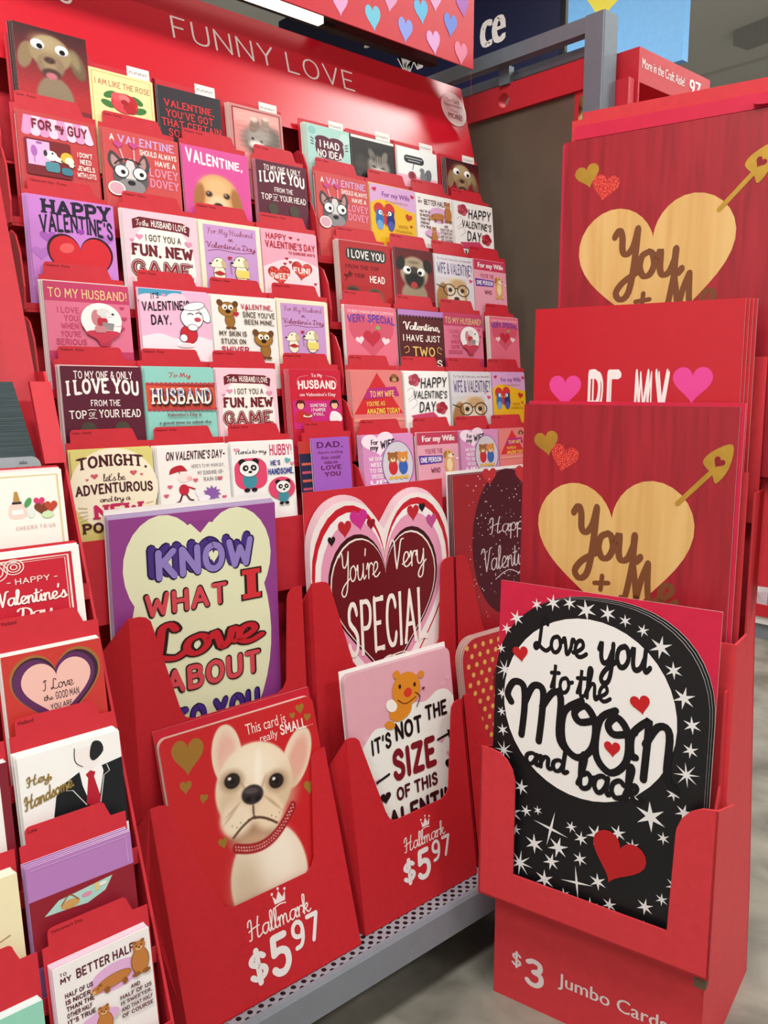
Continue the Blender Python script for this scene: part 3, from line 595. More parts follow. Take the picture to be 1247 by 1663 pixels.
def d_lovey(A):
    A.text('A', 8, 8, 14, 18, '#f6efea', w=0.2); A.text('VALENTINE', 18, 7, 94, 20, '#cfa6d8', 'slab', w=0.2, slab=0.16); A.text('SHOULD ALWAYS', 46, 24, 96, 33, '#f6efea', w=0.2); A.text('HAVE A', 66, 37, 94, 46, '#f6efea', w=0.2)
    A.text('LOVEY', 57, 50, 97, 64, '#e893b4', 'slab', w=0.2, slab=0.16); A.text('DOVEY', 57, 67, 97, 81, '#e893b4', 'slab', w=0.2, slab=0.16)
    A.poly(spline([(8, 34), (4, 52), (16, 70), (24, 58), (20, 44)], 4, True), '#4a4548', 'cartoon_dog'); A.poly(spline([(52, 32), (58, 50), (50, 68), (40, 58), (44, 44)], 4, True), '#4a4548', 'cartoon_dog')
    A.poly(spline([(9, 40), (8, 54), (16, 62), (18, 50)], 4, True), '#b98f8c', 'cartoon_dog'); A.poly(spline([(51, 38), (53, 50), (48, 60), (44, 50)], 4, True), '#b98f8c', 'cartoon_dog')
    A.ell(32, 72, 23, 24, '#5d5a5f', n='cartoon_dog'); A.ell(32, 66, 7, 24, '#d9d6d6', n='cartoon_dog'); A.ell(32, 86, 18, 12, '#8f8b8e', n='cartoon_dog')
    A.line([(20, 30), (24, 46)], 2, '#e9b0c0', False); A.line([(38, 28), (38, 46)], 2, '#e9b0c0', False); A.line([(12, 54), (20, 46), (32, 44), (46, 48)], 2, '#2c282c')
    A.heart(18, 24, 12, '#c64a8c'); A.heart(38, 22, 12, '#c64a8c')
    for u in (20, 44): A.ell(u, 64, 9.5, 10, '#26242a', n='cartoon_dog'); A.ell(u, 64, 8.4, 9, '#f5f3f0', n='cartoon_dog'); A.ell(u + 2, 65, 3, 3.4, '#121212', n='cartoon_dog')
    A.ell(32, 80, 5, 3.4, '#1d1b1e', n='cartoon_dog'); A.ell(12, 92, 11, 11, '#f2ece8'); A.ell(12, 92, 9, 9, '#d9a8b8')
def d_pup(A):
    A.text('VALENTINE,', 5, 6, 90, 34, '#f7f0f2', w=0.24, taper=0.45, arch=-0.05, slant=0.2)
    def f(p):
        p.fill('#d9509a'); p.ell(48, 80, 33, 38, '#d59c62', 0, 0.03); p.ell(48, 62, 22, 16, '#e6ba84', 0, 0.6); p.ell(20, 84, 8, 24, '#a8703c', 8, 0.2); p.ell(77, 86, 8, 24, '#a8703c', -8, 0.2); p.ell(48, 92, 17, 16, '#ecd0a6', 0, 0.4)
        for u in (35, 62): p.ell(u, 76, 5.4, 5, '#8b5a30', 0, 0.3); p.ell(u, 76, 4.2, 4.2, '#20140e', 0, 0.2); p.ell(u - 1, 74.6, 1.2, 1.2, '#dcd0c0', 0, 0.4)
        p.ell(48, 94, 7, 5, '#2a1c16', 0, 0.2); p.noise(3, 2, 0.8)
    A.photo(6, 34, 94, 128, 56, 60, f)
def d_toponly(A):
    A.text('TO MY ONE & ONLY', 15, 7, 88, 19, '#f2ebe6', 'slab', w=0.17, slab=0.12); A.text('I LOVE YOU', 5, 22, 95, 46, '#f7f2ee', 'slab', w=0.25, slab=0.2, arch=0.18); A.text('FROM THE', 33, 51, 70, 61, '#f2ebe6', 'slab', w=0.17, slab=0.12)
    A.text('TOP', 6, 67, 27, 80, '#f2ebe6', 'slab', w=0.18, slab=0.13); A.text('OF', 30, 70, 38, 77, '#f2ebe6', 'slab', w=0.15, slab=0.1); A.text('YOUR HEAD', 42, 66, 95, 79, '#f2ebe6', 'slab', w=0.18, slab=0.13)
    A.line([(29, 67), (34, 66), (39, 67)], 1, '#f2ebe6'); A.line([(29, 80), (34, 79), (39, 80)], 1, '#f2ebe6'); A.ell(28, 97, 10, 12, '#4a4638'); A.ell(70, 97, 10, 12, '#4a4638')
def d_yellow(A):
    A.poly(spline([(0, 40), (25, 30), (55, 36), (80, 44), (100, 48)], 5) + [(100, 132), (0, 132)], '#eab91e'); A.text('For my Wife', 26, 13, 88, 27, '#7c2f8c', 'sans', bold=0.02); A.text("ON VALENTINE'S DAY", 32, 30, 84, 35, '#b0872a', 'sans')
    A.heart(10, 12, 10, '#c8253a', -15); A.heart(94, 14, 9, '#c8253a', 15); A.heart(30, 62, 46, '#c8302e', -4, h=50)
    for u, c, c2, s in ((18, '#2f6fb4', '#6fa4d8', 1), (42, '#232f7c', '#4555a8', -1)):
        A.inst += 1; A.ell(u, 74, 9, 18, c, n='cartoon_bird'); A.ell(u, 84, 7, 10, c2, n='cartoon_bird'); A.ell(u, 60, 8, 8, c, n='cartoon_bird'); A.ell(u + 2 * s, 58, 4, 4.6, '#f2f2ee', n='cartoon_bird'); A.ell(u + 3 * s, 58, 1.4, 1.8, '#111111', n='cartoon_bird'); A.poly([(u + 6 * s, 60), (u + 12 * s, 62), (u + 6 * s, 65)], '#e0962c', 'cartoon_bird')
    A.heart(83, 60, 15, '#c8302e', 15); A.heart(88, 78, 6, '#c8302e'); A.text('SOMETIMES', 58, 78, 80, 84, '#a87418', 'sans'); A.text("I'M ROMANTICAL", 52, 88, 90, 94, '#a87418', 'sans')
def bear(A, u, v, s, flip=1, stand=True):
    A.inst += 1
    c, dk = '#b9773a', '#8f5626'
    def e(du, dv, rx, ry, col, rot=0): A.ell(u + flip * du * s, v + dv * s, rx * s, ry * s, col, rot * flip, 'cartoon_bear')
    if stand:
        e(0, 0, 9, 18, dk); e(0, 0, 8.2, 17.2, c); e(0, -20, 6.4, 7, c); e(-4, -26, 2, 2, dk); e(4, -26, 2, 2, dk); e(0, -17, 3.4, 2.6, '#d8a672'); e(0, -18, 1.3, 1, '#2a1810'); e(-5, 16, 4, 3, dk); e(5, 16, 4, 3, dk); e(-2.4, -21, 0.7, 0.9, '#1a1210'); e(2.4, -21, 0.7, 0.9, '#1a1210')
    else:
        e(0, 0, 20, 9.4, dk, -8); e(0, 0, 19.2, 8.6, c, -8); e(-18, 4, 7, 6, c); e(-23, 6, 3, 2.4, '#d8a672'); e(-25, 6, 1.2, 1, '#2a1810'); e(-15, -1, 2, 2, dk); e(12, 9, 3, 5, dk); e(-8, 10, 3, 5, dk); e(-18, 2, 0.7, 0.9, '#1a1210')
def d_better(A):
    A.ell(62, 48, 28, 20, '#d9a9d2', 0); A.text('TO', 6, 10, 13, 15, '#5c1f33', w=0.2); A.text('MY', 6, 17, 17, 25, '#5c1f33', w=0.24); A.text('BETTER HALF', 22, 12, 82, 26, '#5c1f33', w=0.22, slant=-0.12)
    for i, t in enumerate(('HALF OF US', 'IS NICER', 'THAN THE', 'OTHER HALF', "IT'S TRUE")): A.text(t, 9, 40 + i * 9.5, 37 - 3 * (i % 2), 47 + i * 9.5, '#5c1f33', w=0.24)
    bear(A, 58, 52, 0.95, 1, False); bear(A, 87, 42, 1.1)
    for i, t in enumerate(('AND', 'HALF OF US', 'IS SWEETER,', 'AND THAT HALF', 'OF COURSE')): A.text(t, 62 if i else 74, 70 + i * 9, 96 if i else 84, 76 + i * 9, '#5c1f33', w=0.24)
    A.ell(40, 96, 20, 10, '#d9a9d2'); bear(A, 44, 106, 0.95)
def small_rose(A, u, v, r, c, c2):
    A.inst += 1
    for i in range(5):
        a = 2 * math.pi * i / 5; A.ell(u + r * 0.55 * math.cos(a), v + r * 0.55 * math.sin(a), r * 0.6, r * 0.55, c if i % 2 else c2, 0, 'printed_rose')
    A.ell(u, v, r * 0.45, r * 0.45, c2, 0, 'printed_rose'); A.ell(u, v, r * 0.2, r * 0.2, c, 0, 'printed_rose')
def d_rosehappy(A):
    A.split = True
    for P in ([(6, 40), (14, 34), (22, 40), (16, 50), (6, 58)], [(8, 62), (20, 56), (26, 66), (14, 76)]): A.line(P, 1.0, '#a9a9a9')
    small_rose(A, 22, 18, 12, '#c25a6c', '#a83a50'); small_rose(A, 80, 76, 12, '#c0404c', '#9c2434')
    A.text('HAPPY', 36, 12, 94, 34, '#1c1a1e', w=0.15, slant=-0.1, shear=0.1); A.text("VALENTINE'S", 18, 40, 94, 56, '#1c1a1e', w=0.16, slant=0.05, shear=0.1); A.text('DAY', 30, 62, 66, 84, '#1c1a1e', w=0.15, slant=-0.06, shear=0.1)
    A.poly([(10, 90), (60, 84), (70, 94), (58, 100), (12, 102), (18, 96)], '#c8436a')
    A.text('WIFE', 22, 106, 70, 122, '#1c1a1e', w=0.16)
def d_happyval(A):
    for u, v, c in ((20, 60, '#a65bb8'), (88, 54, '#b06cc0'), (80, 80, '#a65bb8'), (10, 84, '#b571c4')): A.heart(u, v, 20, c)
    A.text('HAPPY', 14, 3, 97, 24, '#17152c', 'slab', w=0.25, slab=0.2, taper=-0.1); A.text("VALENTINE'S", 11, 27, 97, 54, '#17152c', 'slab', w=0.2, slab=0.12, arch=0.2, gap=0.3)
    A.heart(58, 46, 9, '#9a3fae'); A.heart(56, 96, 78, '#2a1016', 0, h=90); A.heart(56, 96.5, 73, '#cf2430', 0, h=85); A.ell(40, 72, 9, 7, '#e35a58', -30, 'printed_heart')
def d_fungame(A):
    A.ell(50, 84, 44, 70, '#f7efe9'); A.poly([(12, 15), (22, 10), (80, 12), (90, 18), (88, 33), (78, 28), (22, 26), (12, 30)], '#6d1726', 'banner')
    A.text('To the', 17, 14, 34, 24, '#f6eee8', 'script', w=0.1); A.text('HUSBAND I LOVE', 37, 14, 85, 25, '#f6eee8', w=0.2, slant=0.2); A.text('I GOT YOU A', 28, 36, 76, 47, '#5d5138', w=0.2)
    A.heart(20, 42, 10, '#dc93b2'); A.heart(10, 48, 6, '#dc93b2'); A.heart(86, 46, 11, '#dc93b2')
    A.text('FUN, NEW', 8, 52, 92, 72, '#6d1726', 'slab', w=0.27, slab=0.2); A.text('GAME', 6, 76, 90, 104, '#4a1218', 'slab', w=0.36, slab=0.24); A.text('GAME', 7, 77.5, 89, 102.5, '#e9d9cf', 'slab', w=0.22, slab=0.2); A.text('GAME', 7.5, 78.5, 88.5, 101.5, '#8c1c2c', 'slab', w=0.15, slab=0.17)
def cdog(A, u, v, s, c, flip=1, ear='#c9b68a'):
    A.inst += 1
    def e(du, dv, rx, ry, col, rot=0): A.ell(u + flip * du * s, v + dv * s, rx * s, ry * s, col, rot * flip, 'cartoon_dog')
    e(0, 12, 9.6, 14, '#4c4034'); e(0, 12, 8.8, 13.2, c); e(0, -6, 9.6, 9, '#4c4034'); e(0, -6, 8.9, 8.3, c); e(8, -2, 6, 4.4, c); e(13, -3.4, 2.2, 1.8, '#15110f'); e(3, -9, 1.1, 1.5, '#15110f'); e(-7, -4, 3.4, 7.4, ear, 14)
def d_husdogs(A):
    A.rect(7, 7, 93, 125, '#c79ad0'); A.text('For My Husband', 13, 12, 88, 27, '#8c2840', 'script', w=0.075, contrast=0.3); A.text('on', 46, 29, 54, 34, '#8c2840', 'script', w=0.12); A.text("Valentine's Day", 9, 37, 91, 52, '#8c2840', 'script', w=0.085, contrast=0.3)
    A.line([(12, 54), (30, 50), (60, 53), (84, 50), (91, 46)], 0.8, '#8c2840'); cdog(A, 28, 80, 1.05, '#f1ecd0', -1); cdog(A, 64, 76, 1.15, '#f1ecd0', -1); A.poly([(18, 92), (28, 88), (38, 93), (28, 96)], '#b8222e'); A.heart(46, 64, 7, '#b8222e'); A.line([(46, 72), (47, 92)], 1, '#7d6e50', False); A.rect(55, 84, 76, 98, '#e8d86c')
def d_sweetfun(A):
    A.text('HAPPY', 8, 6, 44, 18, '#b01f34', w=0.24); A.heart(52, 12, 7, '#b01f34'); A.heart(66, 13, 5, '#b01f34'); A.text("VALENTINE'S DAY", 6, 20, 96, 34, '#b01f34', w=0.24); A.text("TO SOMEONE WHO'S", 46, 37, 95, 43, '#b01f34', w=0.22)
    A.poly(spline([(0, 70), (30, 56), (60, 50), (100, 62)], 5) + [(100, 132), (0, 132)], '#f7d9e0')
    A.heart(28, 86, 40, '#8e1623', -8); A.heart(28, 86, 37, GLITTER, -8); A.heart(68, 74, 38, '#8e1623', 8); A.heart(68, 74, 35, GLITTER, 8); A.text('SWEET', 11, 80, 45, 92, '#f7efe8', w=0.22); A.text('FUN!', 53, 66, 83, 78, '#f7efe8', w=0.22)
    for u, v in ((42, 52), (38, 62), (92, 96), (48, 58)): A.heart(u, v, 6, '#b01f34')
def d_head(A):
    A.split = True
    A.rr(12, 12, 92, 36, 9, '#3a3534'); A.text('I LOVE YOU', 16, 16, 88, 32, '#f4efe9', w=0.19, slant=0.1); A.text('FROM THE TOP', 10, 44, 76, 52, '#6b1016', w=0.2); A.text('OF YOUR', 14, 60, 46, 68, '#6b1016', w=0.2); A.text('HEAD', 56, 62, 86, 76, '#f4efe9', w=0.2)
    A.line([(8, 76), (14, 66), (18, 56)], 1.2, '#4a0c10'); A.ell(10, 66, 4, 2, '#4a0c10', 30); A.ell(17, 62, 4, 2, '#4a0c10', -30)
    def f(p):
        p.fill('#b01c22'); p.ell(22, 104, 17, 20, '#5b4632', 0, 0.1); p.ell(20, 98, 11, 10, '#2d221a', 0, 0.5); p.ell(64, 106, 18, 20, '#7a5c40', 0, 0.1); p.ell(64, 98, 11, 9, '#49341f', 0, 0.5)
    A.photo(2, 82, 98, 130, 40, 24, f)
def d_pug(A):
    def f(p):
        p.grad('#5a0f16', '#8e1622', 0, 110)
        for i in range(9): p.ell(90, 30 + 12 * i, 26, 1.2, '#6d101a', -14, 0.4, 0.7)
        p.ell(46, 110, 34, 36, '#9c8a70', 0, 0.12); p.ell(48, 54, 36, 38, '#a8977c', 0, 0.1); p.ell(14, 34, 11, 17, '#1d1815', 14, 0.15); p.ell(84, 36, 11, 17, '#1d1815', -16, 0.15); p.ell(48, 68, 25, 24, '#191613', 0, 0.2); p.ell(48, 48, 10, 8, '#3c332a', 0, 0.4); p.ell(48, 30, 14, 4, '#7f7058', 0, 0.5)
        p.ell(46, 84, 9, 8, '#b3352e', 0, 0.2); p.ell(48, 66, 7, 4.6, '#060505', 0, 0.2); p.noise(3, 5, 0.9)
    A.photo(0, 0, 100, 132, 66, 86, f); googly(A, 30, 50, 10, 2, -1); googly(A, 66, 52, 10, -4, 2)
def d_glasses(A):
    A.split = True
    A.text('To You & I love you, my beautiful', 6, 7, 96, 14, '#7a3a78', 'sans'); A.text('WIFE & VALENTINE?', 6, 18, 97, 44, '#4e2d7c', 'slab', w=0.16, slab=0.1); A.heart(92, 56, 10, '#d24a86', 12); A.heart(84, 46, 6, '#d98ab0')
    def f(p):
        p.fill('#d4d2d6'); p.ell(48, 84, 34, 34, '#e2d3bb', 0, 0.06); p.ell(14, 96, 14, 32, '#a87a45', 10, 0.1); p.ell(84, 92, 12, 30, '#c29a64', -14, 0.1); p.ell(58, 66, 20, 12, '#c9a576', 0, 0.4); p.ell(50, 104, 16, 14, '#efe6d8', 0, 0.3); p.ell(52, 100, 7, 5, '#2c2320', 0, 0.2)
        for u in (36, 68): p.ell(u, 80, 5, 5, '#241a14', 0, 0.2)
    A.photo(0, 52, 80, 132, 56, 56, f)
    for u in (34, 70): A.line(ell_pts(u, 80, 15, 13, 0, 16), 2.2, '#26201e', True, closed=True)
    A.line([(49, 76), (55, 75)], 2, '#26201e', False); A.line([(19, 76), (2, 70)], 2.2, '#26201e', False)
def d_oneperson(A):
    A.rect(0, 0, 100, 27, '#c23a58'); A.text('For my Wife', 12, 7, 92, 24, '#f7eff0', 'sans', bold=0.05); A.text("YOU'RE THE", 18, 36, 60, 47, '#a8365c', w=0.18); A.poly([(2, 50), (60, 52), (58, 68), (4, 70)], '#55309a', 'banner'); A.text('ONE PERSON', 6, 54, 56, 66, '#f2ecf4', w=0.24); A.text('WHO', 30, 78, 52, 90, '#7c2a50', w=0.2)
    A.ell(76, 74, 12, 22, '#d9a860', n='cartoon_puppy'); A.ell(76, 74, 7, 15, '#f0dcb0', n='cartoon_puppy'); A.ell(74, 50, 11, 10, '#d9a860', n='cartoon_puppy'); A.ell(80, 54, 7, 5, '#f3e4c4', n='cartoon_puppy'); A.ell(85, 52, 2.2, 1.8, '#1c1410', n='cartoon_puppy'); A.ell(76, 46, 1.2, 1.8, '#111111', n='cartoon_puppy'); A.ell(66, 50, 3.4, 8, '#a87434', 15, 'cartoon_puppy'); A.ell(68, 96, 6, 3, '#d9a860', n='cartoon_puppy'); A.ell(84, 96, 6, 3, '#d9a860', n='cartoon_puppy'); A.heart(95, 62, 7, '#f6e4ea')
def d_hushome(A):
    A.rect(0, 28, 100, 132, '#dc7391'); A.rect(0, 100, 100, 132, '#c03a66'); A.text('TO MY HUSBAND!', 4, 9, 97, 23, '#e7cf8f', 'slab', w=0.14, slab=0.1)
    for i, t in enumerate(('I LOVE', 'YOU', 'WHEN', "YOU'RE", 'SERIOUS')): A.text(t, (13, 20, 16, 15, 9)[i], 36 + i * 11.5, (38, 36, 36, 38, 44)[i], 45 + i * 11.5, '#c34469', w=0.2)
    for u, v, q in ((90, 34, 6), (92, 50, 7), (87, 66, 9), (80, 74, 5)): A.heart(u, v, q, '#c03a66')
    # raised round white tab with the reading dog
    A.z += 0.002
    A.poly([(41, 66)] + [(63 + 24.5 * math.cos(math.radians(a)), 56 + 28 * math.sin(math.radians(a))) for a in range(150, 390, 12)] + [(86, 68), (74, 82), (70, 92), (60, 92), (54, 80)], '#b83250', 'pop_up_tab')
    A.poly([(63 + 24.5 * math.cos(math.radians(a)), 54 + 26 * math.sin(math.radians(a))) for a in range(160, 382, 12)], '#f2f0ee', 'pop_up_tab'); A.poly([(40, 62), (87, 62), (84, 72), (63, 78), (44, 72)], '#f2f0ee', 'pop_up_tab'); A.poly(spline([(43, 72), (60, 68), (84, 71), (74, 82), (64, 88), (54, 81)], 4, True), '#c43850', 'pop_up_tab')
    A.ell(57, 50, 6, 12, '#c8828a', n='cartoon_dog'); A.ell(66, 42, 8, 6.4, '#dcdad8', n='cartoon_dog'); A.ell(73, 45, 5, 3.6, '#e8e6e4', n='cartoon_dog'); A.ell(77, 44, 1.8, 1.5, '#151515', n='cartoon_dog'); A.rr(58, 50, 70, 62, 3, '#b8303c', 'cartoon_dog'); A.poly([(64, 56), (78, 58), (76, 68), (63, 66)], '#8f8d8e', 'cartoon_dog'); A.rr(54, 62, 68, 72, 3, '#c8828a', 'cartoon_dog')
def d_itsval(A):
    A.rect(0, 0, 60, 13, '#4a9fc0'); A.ell(52, 12, 14, 8, '#f1cfe0'); A.ell(14, 16, 16, 8, '#f1cfe0'); A.ell(32, 15, 12, 5, '#f1cfe0'); A.heart(34, 9, 6, '#e69ab8'); A.text("IT'S", 16, 6, 27, 16, '#181418', w=0.2, slant=-0.3); A.text("VALENTINE'S", 3, 18, 70, 34, '#181418', w=0.19, slant=-0.4); A.text('DAY.', 14, 41, 42, 58, '#181418', w=0.2, slant=-0.1)
    A.poly(spline([(0, 78), (25, 72), (50, 80), (75, 74), (100, 80)], 4) + [(100, 132), (0, 132)], '#f7e6ee')
    def e(u, v, rx, ry, rot=0, c='#fbf8f8'): A.ell(u, v, rx + 0.9, ry + 0.9, '#29242a', rot, 'cartoon_hound'); A.ell(u, v, rx, ry, c, rot, 'cartoon_hound')
    e(90, 34, 7, 17, -22); e(66, 72, 12, 15, 0, '#c62632'); e(72, 44, 16, 17, 0); e(76, 24, 16, 6, -15); e(58, 78, 5, 6); e(72, 60, 7, 5); A.ell(80, 46, 5, 3.6, '#c8455c', n='cartoon_hound'); A.line([(66, 38), (70, 36), (74, 38)], 1.2, '#29242a'); A.line([(78, 36), (82, 34), (86, 37)], 1.2, '#29242a'); A.ell(60, 90, 12, 4, '#fbf8f8', 0, 'cartoon_hound'); A.ell(60, 90, 9, 3, '#f1dfe6', 0, 'cartoon_hound')
def bdog(A, u, v, s):
    A.inst += 1
    def e(du, dv, rx, ry, col, rot=0): A.ell(u + du * s, v + dv * s, rx * s, ry * s, col, rot, 'cartoon_dog')
    e(2, 16, 7, 11, '#6d4219'); e(2, 16, 6.2, 10.2, '#9c6a2e'); e(0, 0, 12.6, 11, '#6d4219'); e(0, 0, 11.8, 10.2, '#a8752f'); e(-10, -9, 4, 5, '#6d4219', -20); e(10, -8, 4, 5, '#6d4219', 20); e(-4, -3, 3.4, 4, '#f2f0ea'); e(4, -3, 3.4, 4, '#f2f0ea'); e(-3.4, -2, 1.3, 1.7, '#101010'); e(4.4, -2, 1.3, 1.7, '#101010'); e(0, 3, 3.4, 2.6, '#18100c'); e(-1, 27, 3.4, 2, '#6d4219'); e(6, 27, 3.4, 2, '#6d4219')
def d_skin(A):
    bdog(A, 24, 24, 1.15); A.heart(36, 32, 9, '#c02438')
    for i, (t, x0, x1, c) in enumerate((('VALENTINE,', 44, 94, '#b8224c'), ("SINCE YOU'VE", 46, 97, '#5a4632'), ('BEEN MINE,', 48, 95, '#5a4632'))): A.text(t, x0, 13 + i * 13, x1, 23 + i * 13, c, w=0.18)
    A.text('MY SKIN IS', 8, 60, 50, 69, '#5a4632', w=0.2); A.text('STUCK ON', 10, 73, 48, 82, '#5a4632', w=0.2); A.text('SHIVER', 10, 86, 52, 98, '#b8224c', w=0.2); bdog(A, 76, 72, 1.2); A.heart(52, 22, 5, '#c02438')
def d_special(A):
    A.heart(50, 60, 88, '#d2566e', 0, h=84); A.text("I'VE BEEN THINKING ABOUT SOMETHING", 5, 8, 96, 14, '#f3dfe2', 'sans'); A.text('VERY SPECIAL', 4, 18, 97, 34, '#6a3fa0', 'caps', w=0.26, arch=0.2)
    A.heart(50, 62, 34, '#c02c40'); A.heart(26, 66, 16, '#f2d7dc', -12); A.heart(76, 66, 16, '#f2d7dc', 12); A.ell(62, 40, 5, 4, '#8cae5c')
def d_two(A):
    A.rect(0, 0, 100, 14, '#b883c4')
    for i in range(14): A.heart(4 + i * 7.1, 13.5, 6, '#4a1119')
    A.text('Valentine,', 8, 24, 90, 44, '#f3e6dc', 'script', w=0.15, contrast=0.3); A.text('I HAVE JUST', 7, 50, 90, 64, '#f3e6dc', w=0.2); A.text('TWO', 26, 74, 76, 94, '#e0b46a', 'slab', w=0.2, slab=0.14); A.line([(8, 78), (16, 74), (18, 84), (10, 88)], 1.4, '#e0b46a'); A.line([(92, 78), (84, 74), (82, 84), (90, 88)], 1.4, '#e0b46a'); A.text('WORDS', 6, 100, 92, 116, '#f3e6dc', w=0.2)
def d_teal(A):
    A.text('To My', 33, 8, 66, 20, '#b8404a', 'script', w=0.12); A.rect(0, 28, 100, 70, '#d9553f'); A.rect(0, 27, 100, 28.6, '#7c2420'); A.rect(0, 69.4, 100, 71, '#7c2420')
    for i in range(16): A.ell(3 + i * 6.3, 27.5, 3.1, 2.6, '#b8404a'); A.ell(3 + i * 6.3, 70.5, 3.1, 2.6, '#b8404a')
    A.text('HUSBAND', 6.5, 35, 95, 65, '#26181c', 'slab', w=0.24, slab=0.2); A.text('HUSBAND', 5, 34, 93, 62, '#f4ece4', 'slab', w=0.2, slab=0.2); A.text('HUSBAND', 6, 36, 92, 48, '#5c6cae', w=0.1, gap=0.5)
    A.text("Valentine's Day is", 26, 76, 76, 84, '#7a2c3c', 'sans', bold=0.02); A.text('a good time to admit the', 14, 90, 90, 97, '#7a2c3c', 'sans', bold=0.02)
def d_pinkhus(A):
    A.text('To My', 42, 8, 64, 17, '#f5d9dc', 'sans', bold=0.03); A.text('HUSBAND', 16, 22, 90, 40, '#f7ece8', w=0.24, arch=0.1); A.text("on Valentine's Day", 18, 46, 88, 55, '#f5d9dc', 'sans', bold=0.03); A.line([(14, 30), (18, 16), (36, 12)], 1, '#e88a94'); A.line([(92, 30), (88, 16), (70, 12)], 1, '#e88a94')
    A.rect(4, 62, 96, 118, '#c92a7c')
    def face(u, v, hair): A.ell(u, v, 9, 9, hair, n='cartoon_person'); A.ell(u, v + 2, 6.4, 7, '#f0b890', n='cartoon_person'); A.ell(u, v - 6, 7, 3.6, hair, n='cartoon_person')
    A.poly(spline([(8, 104), (10, 84), (22, 82), (34, 92), (34, 104)], 4, True), '#c42a34', 'cartoon_person'); face(18, 70, '#5a1c18'); A.inst += 1; A.poly(spline([(74, 104), (76, 86), (86, 84), (96, 92), (96, 104)], 4, True), '#f0eef0', 'cartoon_person'); face(84, 70, '#1c1618')
    for i, t in enumerate(('SOMETIMES', 'I PAMPER', 'YOU,')): A.text(t, 36 + i * 2, 68 + i * 9, 68 - i * 3, 75 + i * 9, '#f4dfe8', w=0.2)
    A.ell(30, 92, 9, 3, '#f4ead8'); A.ell(30, 90, 6, 3, '#a84a28')
def d_tri(A):
    A.poly([(50, 4), (98, 82), (2, 82)], '#cf2a30'); A.ell(84, 14, 8, 8, '#8c5a34', n='puppy_head'); A.ell(84, 17, 4, 3.4, '#c99a68', n='puppy_head'); A.ell(77, 16, 2.4, 5, '#5c3820', n='puppy_head'); A.ell(91, 16, 2.4, 5, '#5c3820', n='puppy_head')
    A.poly([(30, 34), (86, 30), (92, 48), (22, 54)], '#b42a7e'); A.text('TO MY WIFE', 34, 38, 82, 50, '#f2cf58', w=0.2, slant=-0.1); A.text("YOU'RE AS", 26, 58, 62, 67, '#f2cf58', w=0.2, slant=-0.1); A.text('AMAZING TODAY', 26, 71, 92, 82, '#f2cf58', w=0.22, slant=-0.1); A.rect(0, 90, 100, 96, '#e59a8c')
def d_tonight(A):
    A.ell(50, 60, 54, 62, '#f3ead0'); A.text('TONIGHT,', 6, 12, 92, 32, '#4a1622', 'slab', w=0.24, slab=0.2, arch=0.25); A.text("let's be", 36, 36, 64, 48, '#4a1622', 'script', w=0.1); A.heart(26, 40, 9, '#d0586c'); A.heart(74, 38, 9, '#d0586c'); A.heart(17, 44, 4, '#d0586c'); A.heart(84, 41, 4, '#d0586c')
    A.text('ADVENTUROUS', 2, 52, 97, 68, '#4a1622', 'slab', w=0.22, slab=0.14, arch=0.12); A.text('and try a', 30, 70, 68, 82, '#4a1622', 'script', w=0.1); A.text('NEW', 20, 82, 84, 104, '#c2245c', 'slab', w=0.26, slab=0.22); A.text('POSITION', 6, 108, 96, 124, '#4a1622', 'slab', w=0.24, slab=0.18)
    for i in range(4): A.line([(4, 84 + 7 * i), (14, 86 + 5 * i)], 1, '#b8a878', False); A.line([(96, 84 + 7 * i), (87, 86 + 5 * i)], 1, '#b8a878', False)
def d_onval(A):
    A.text("ON VALENTINE'S DAY-", 12, 9, 96, 24, '#4c1a30', w=0.24, shear=0.1); 
    for i, t in enumerate(("HERE'S TO MY MAIN GUY,", 'MY SUNSHINE-OR-', 'RAIN GUY')): A.text(t, 46 + 8 * i, 32 + i * 11, 94 - i * 2, 39 + i * 11, '#7a6a74', w=0.16)
    A.poly(spline([(14, 46), (18, 36), (32, 32), (40, 42)], 4) + [(28, 42)], '#b82434'); A.line([(28, 42), (32, 58)], 1.2, '#4c1a30', False); A.ell(34, 52, 9, 8, '#f7e2e0', n='cartoon_person'); A.ell(42, 54, 4, 3.4, '#f0b8b4', n='cartoon_person'); A.ell(33, 72, 7, 9, '#c02438', n='cartoon_person'); A.line([(30, 80), (26, 90), (22, 92)], 2.4, '#5c1f33'); A.line([(36, 80), (40, 88), (45, 90)], 2.4, '#5c1f33'); A.line([(40, 68), (48, 72)], 2.4, '#c02438', False)
    for u, v in ((86, 58), (14, 66), (8, 80), (90, 90), (50, 58)): A.heart(u, v, 7, '#d85a78')
    A.poly(star_pts(72, 82, 14, 11, 0.6), '#8a5aa8'); A.ell(60, 88, 9, 5, '#efe9f0'); A.ell(52, 80, 3, 8, '#efe9f0', -20)
def panda(A, u, v, s):
    A.inst += 1
    def e(du, dv, rx, ry, c, rot=0): A.ell(u + du * s, v + dv * s, rx * s, ry * s, c, rot, 'cartoon_panda')
    e(-9, -10, 5, 5, '#141416'); e(9, -10, 5, 5, '#141416'); e(0, 18, 10, 12, '#3f8fa0'); e(0, 0, 14, 12.6, '#1c1c1e'); e(0, 0, 13.2, 11.8, '#f3f2f0'); e(-5, -1, 4, 4.6, '#18181a', 15); e(6, -1, 4, 4.6, '#18181a', -15); e(-4.4, -1, 1.4, 1.6, '#f2f2f2'); e(6, -1, 1.4, 1.6, '#f2f2f2'); e(1, 5, 2.6, 1.8, '#101012'); e(-5, 32, 4, 3, '#141416'); e(5, 32, 4, 3, '#141416')
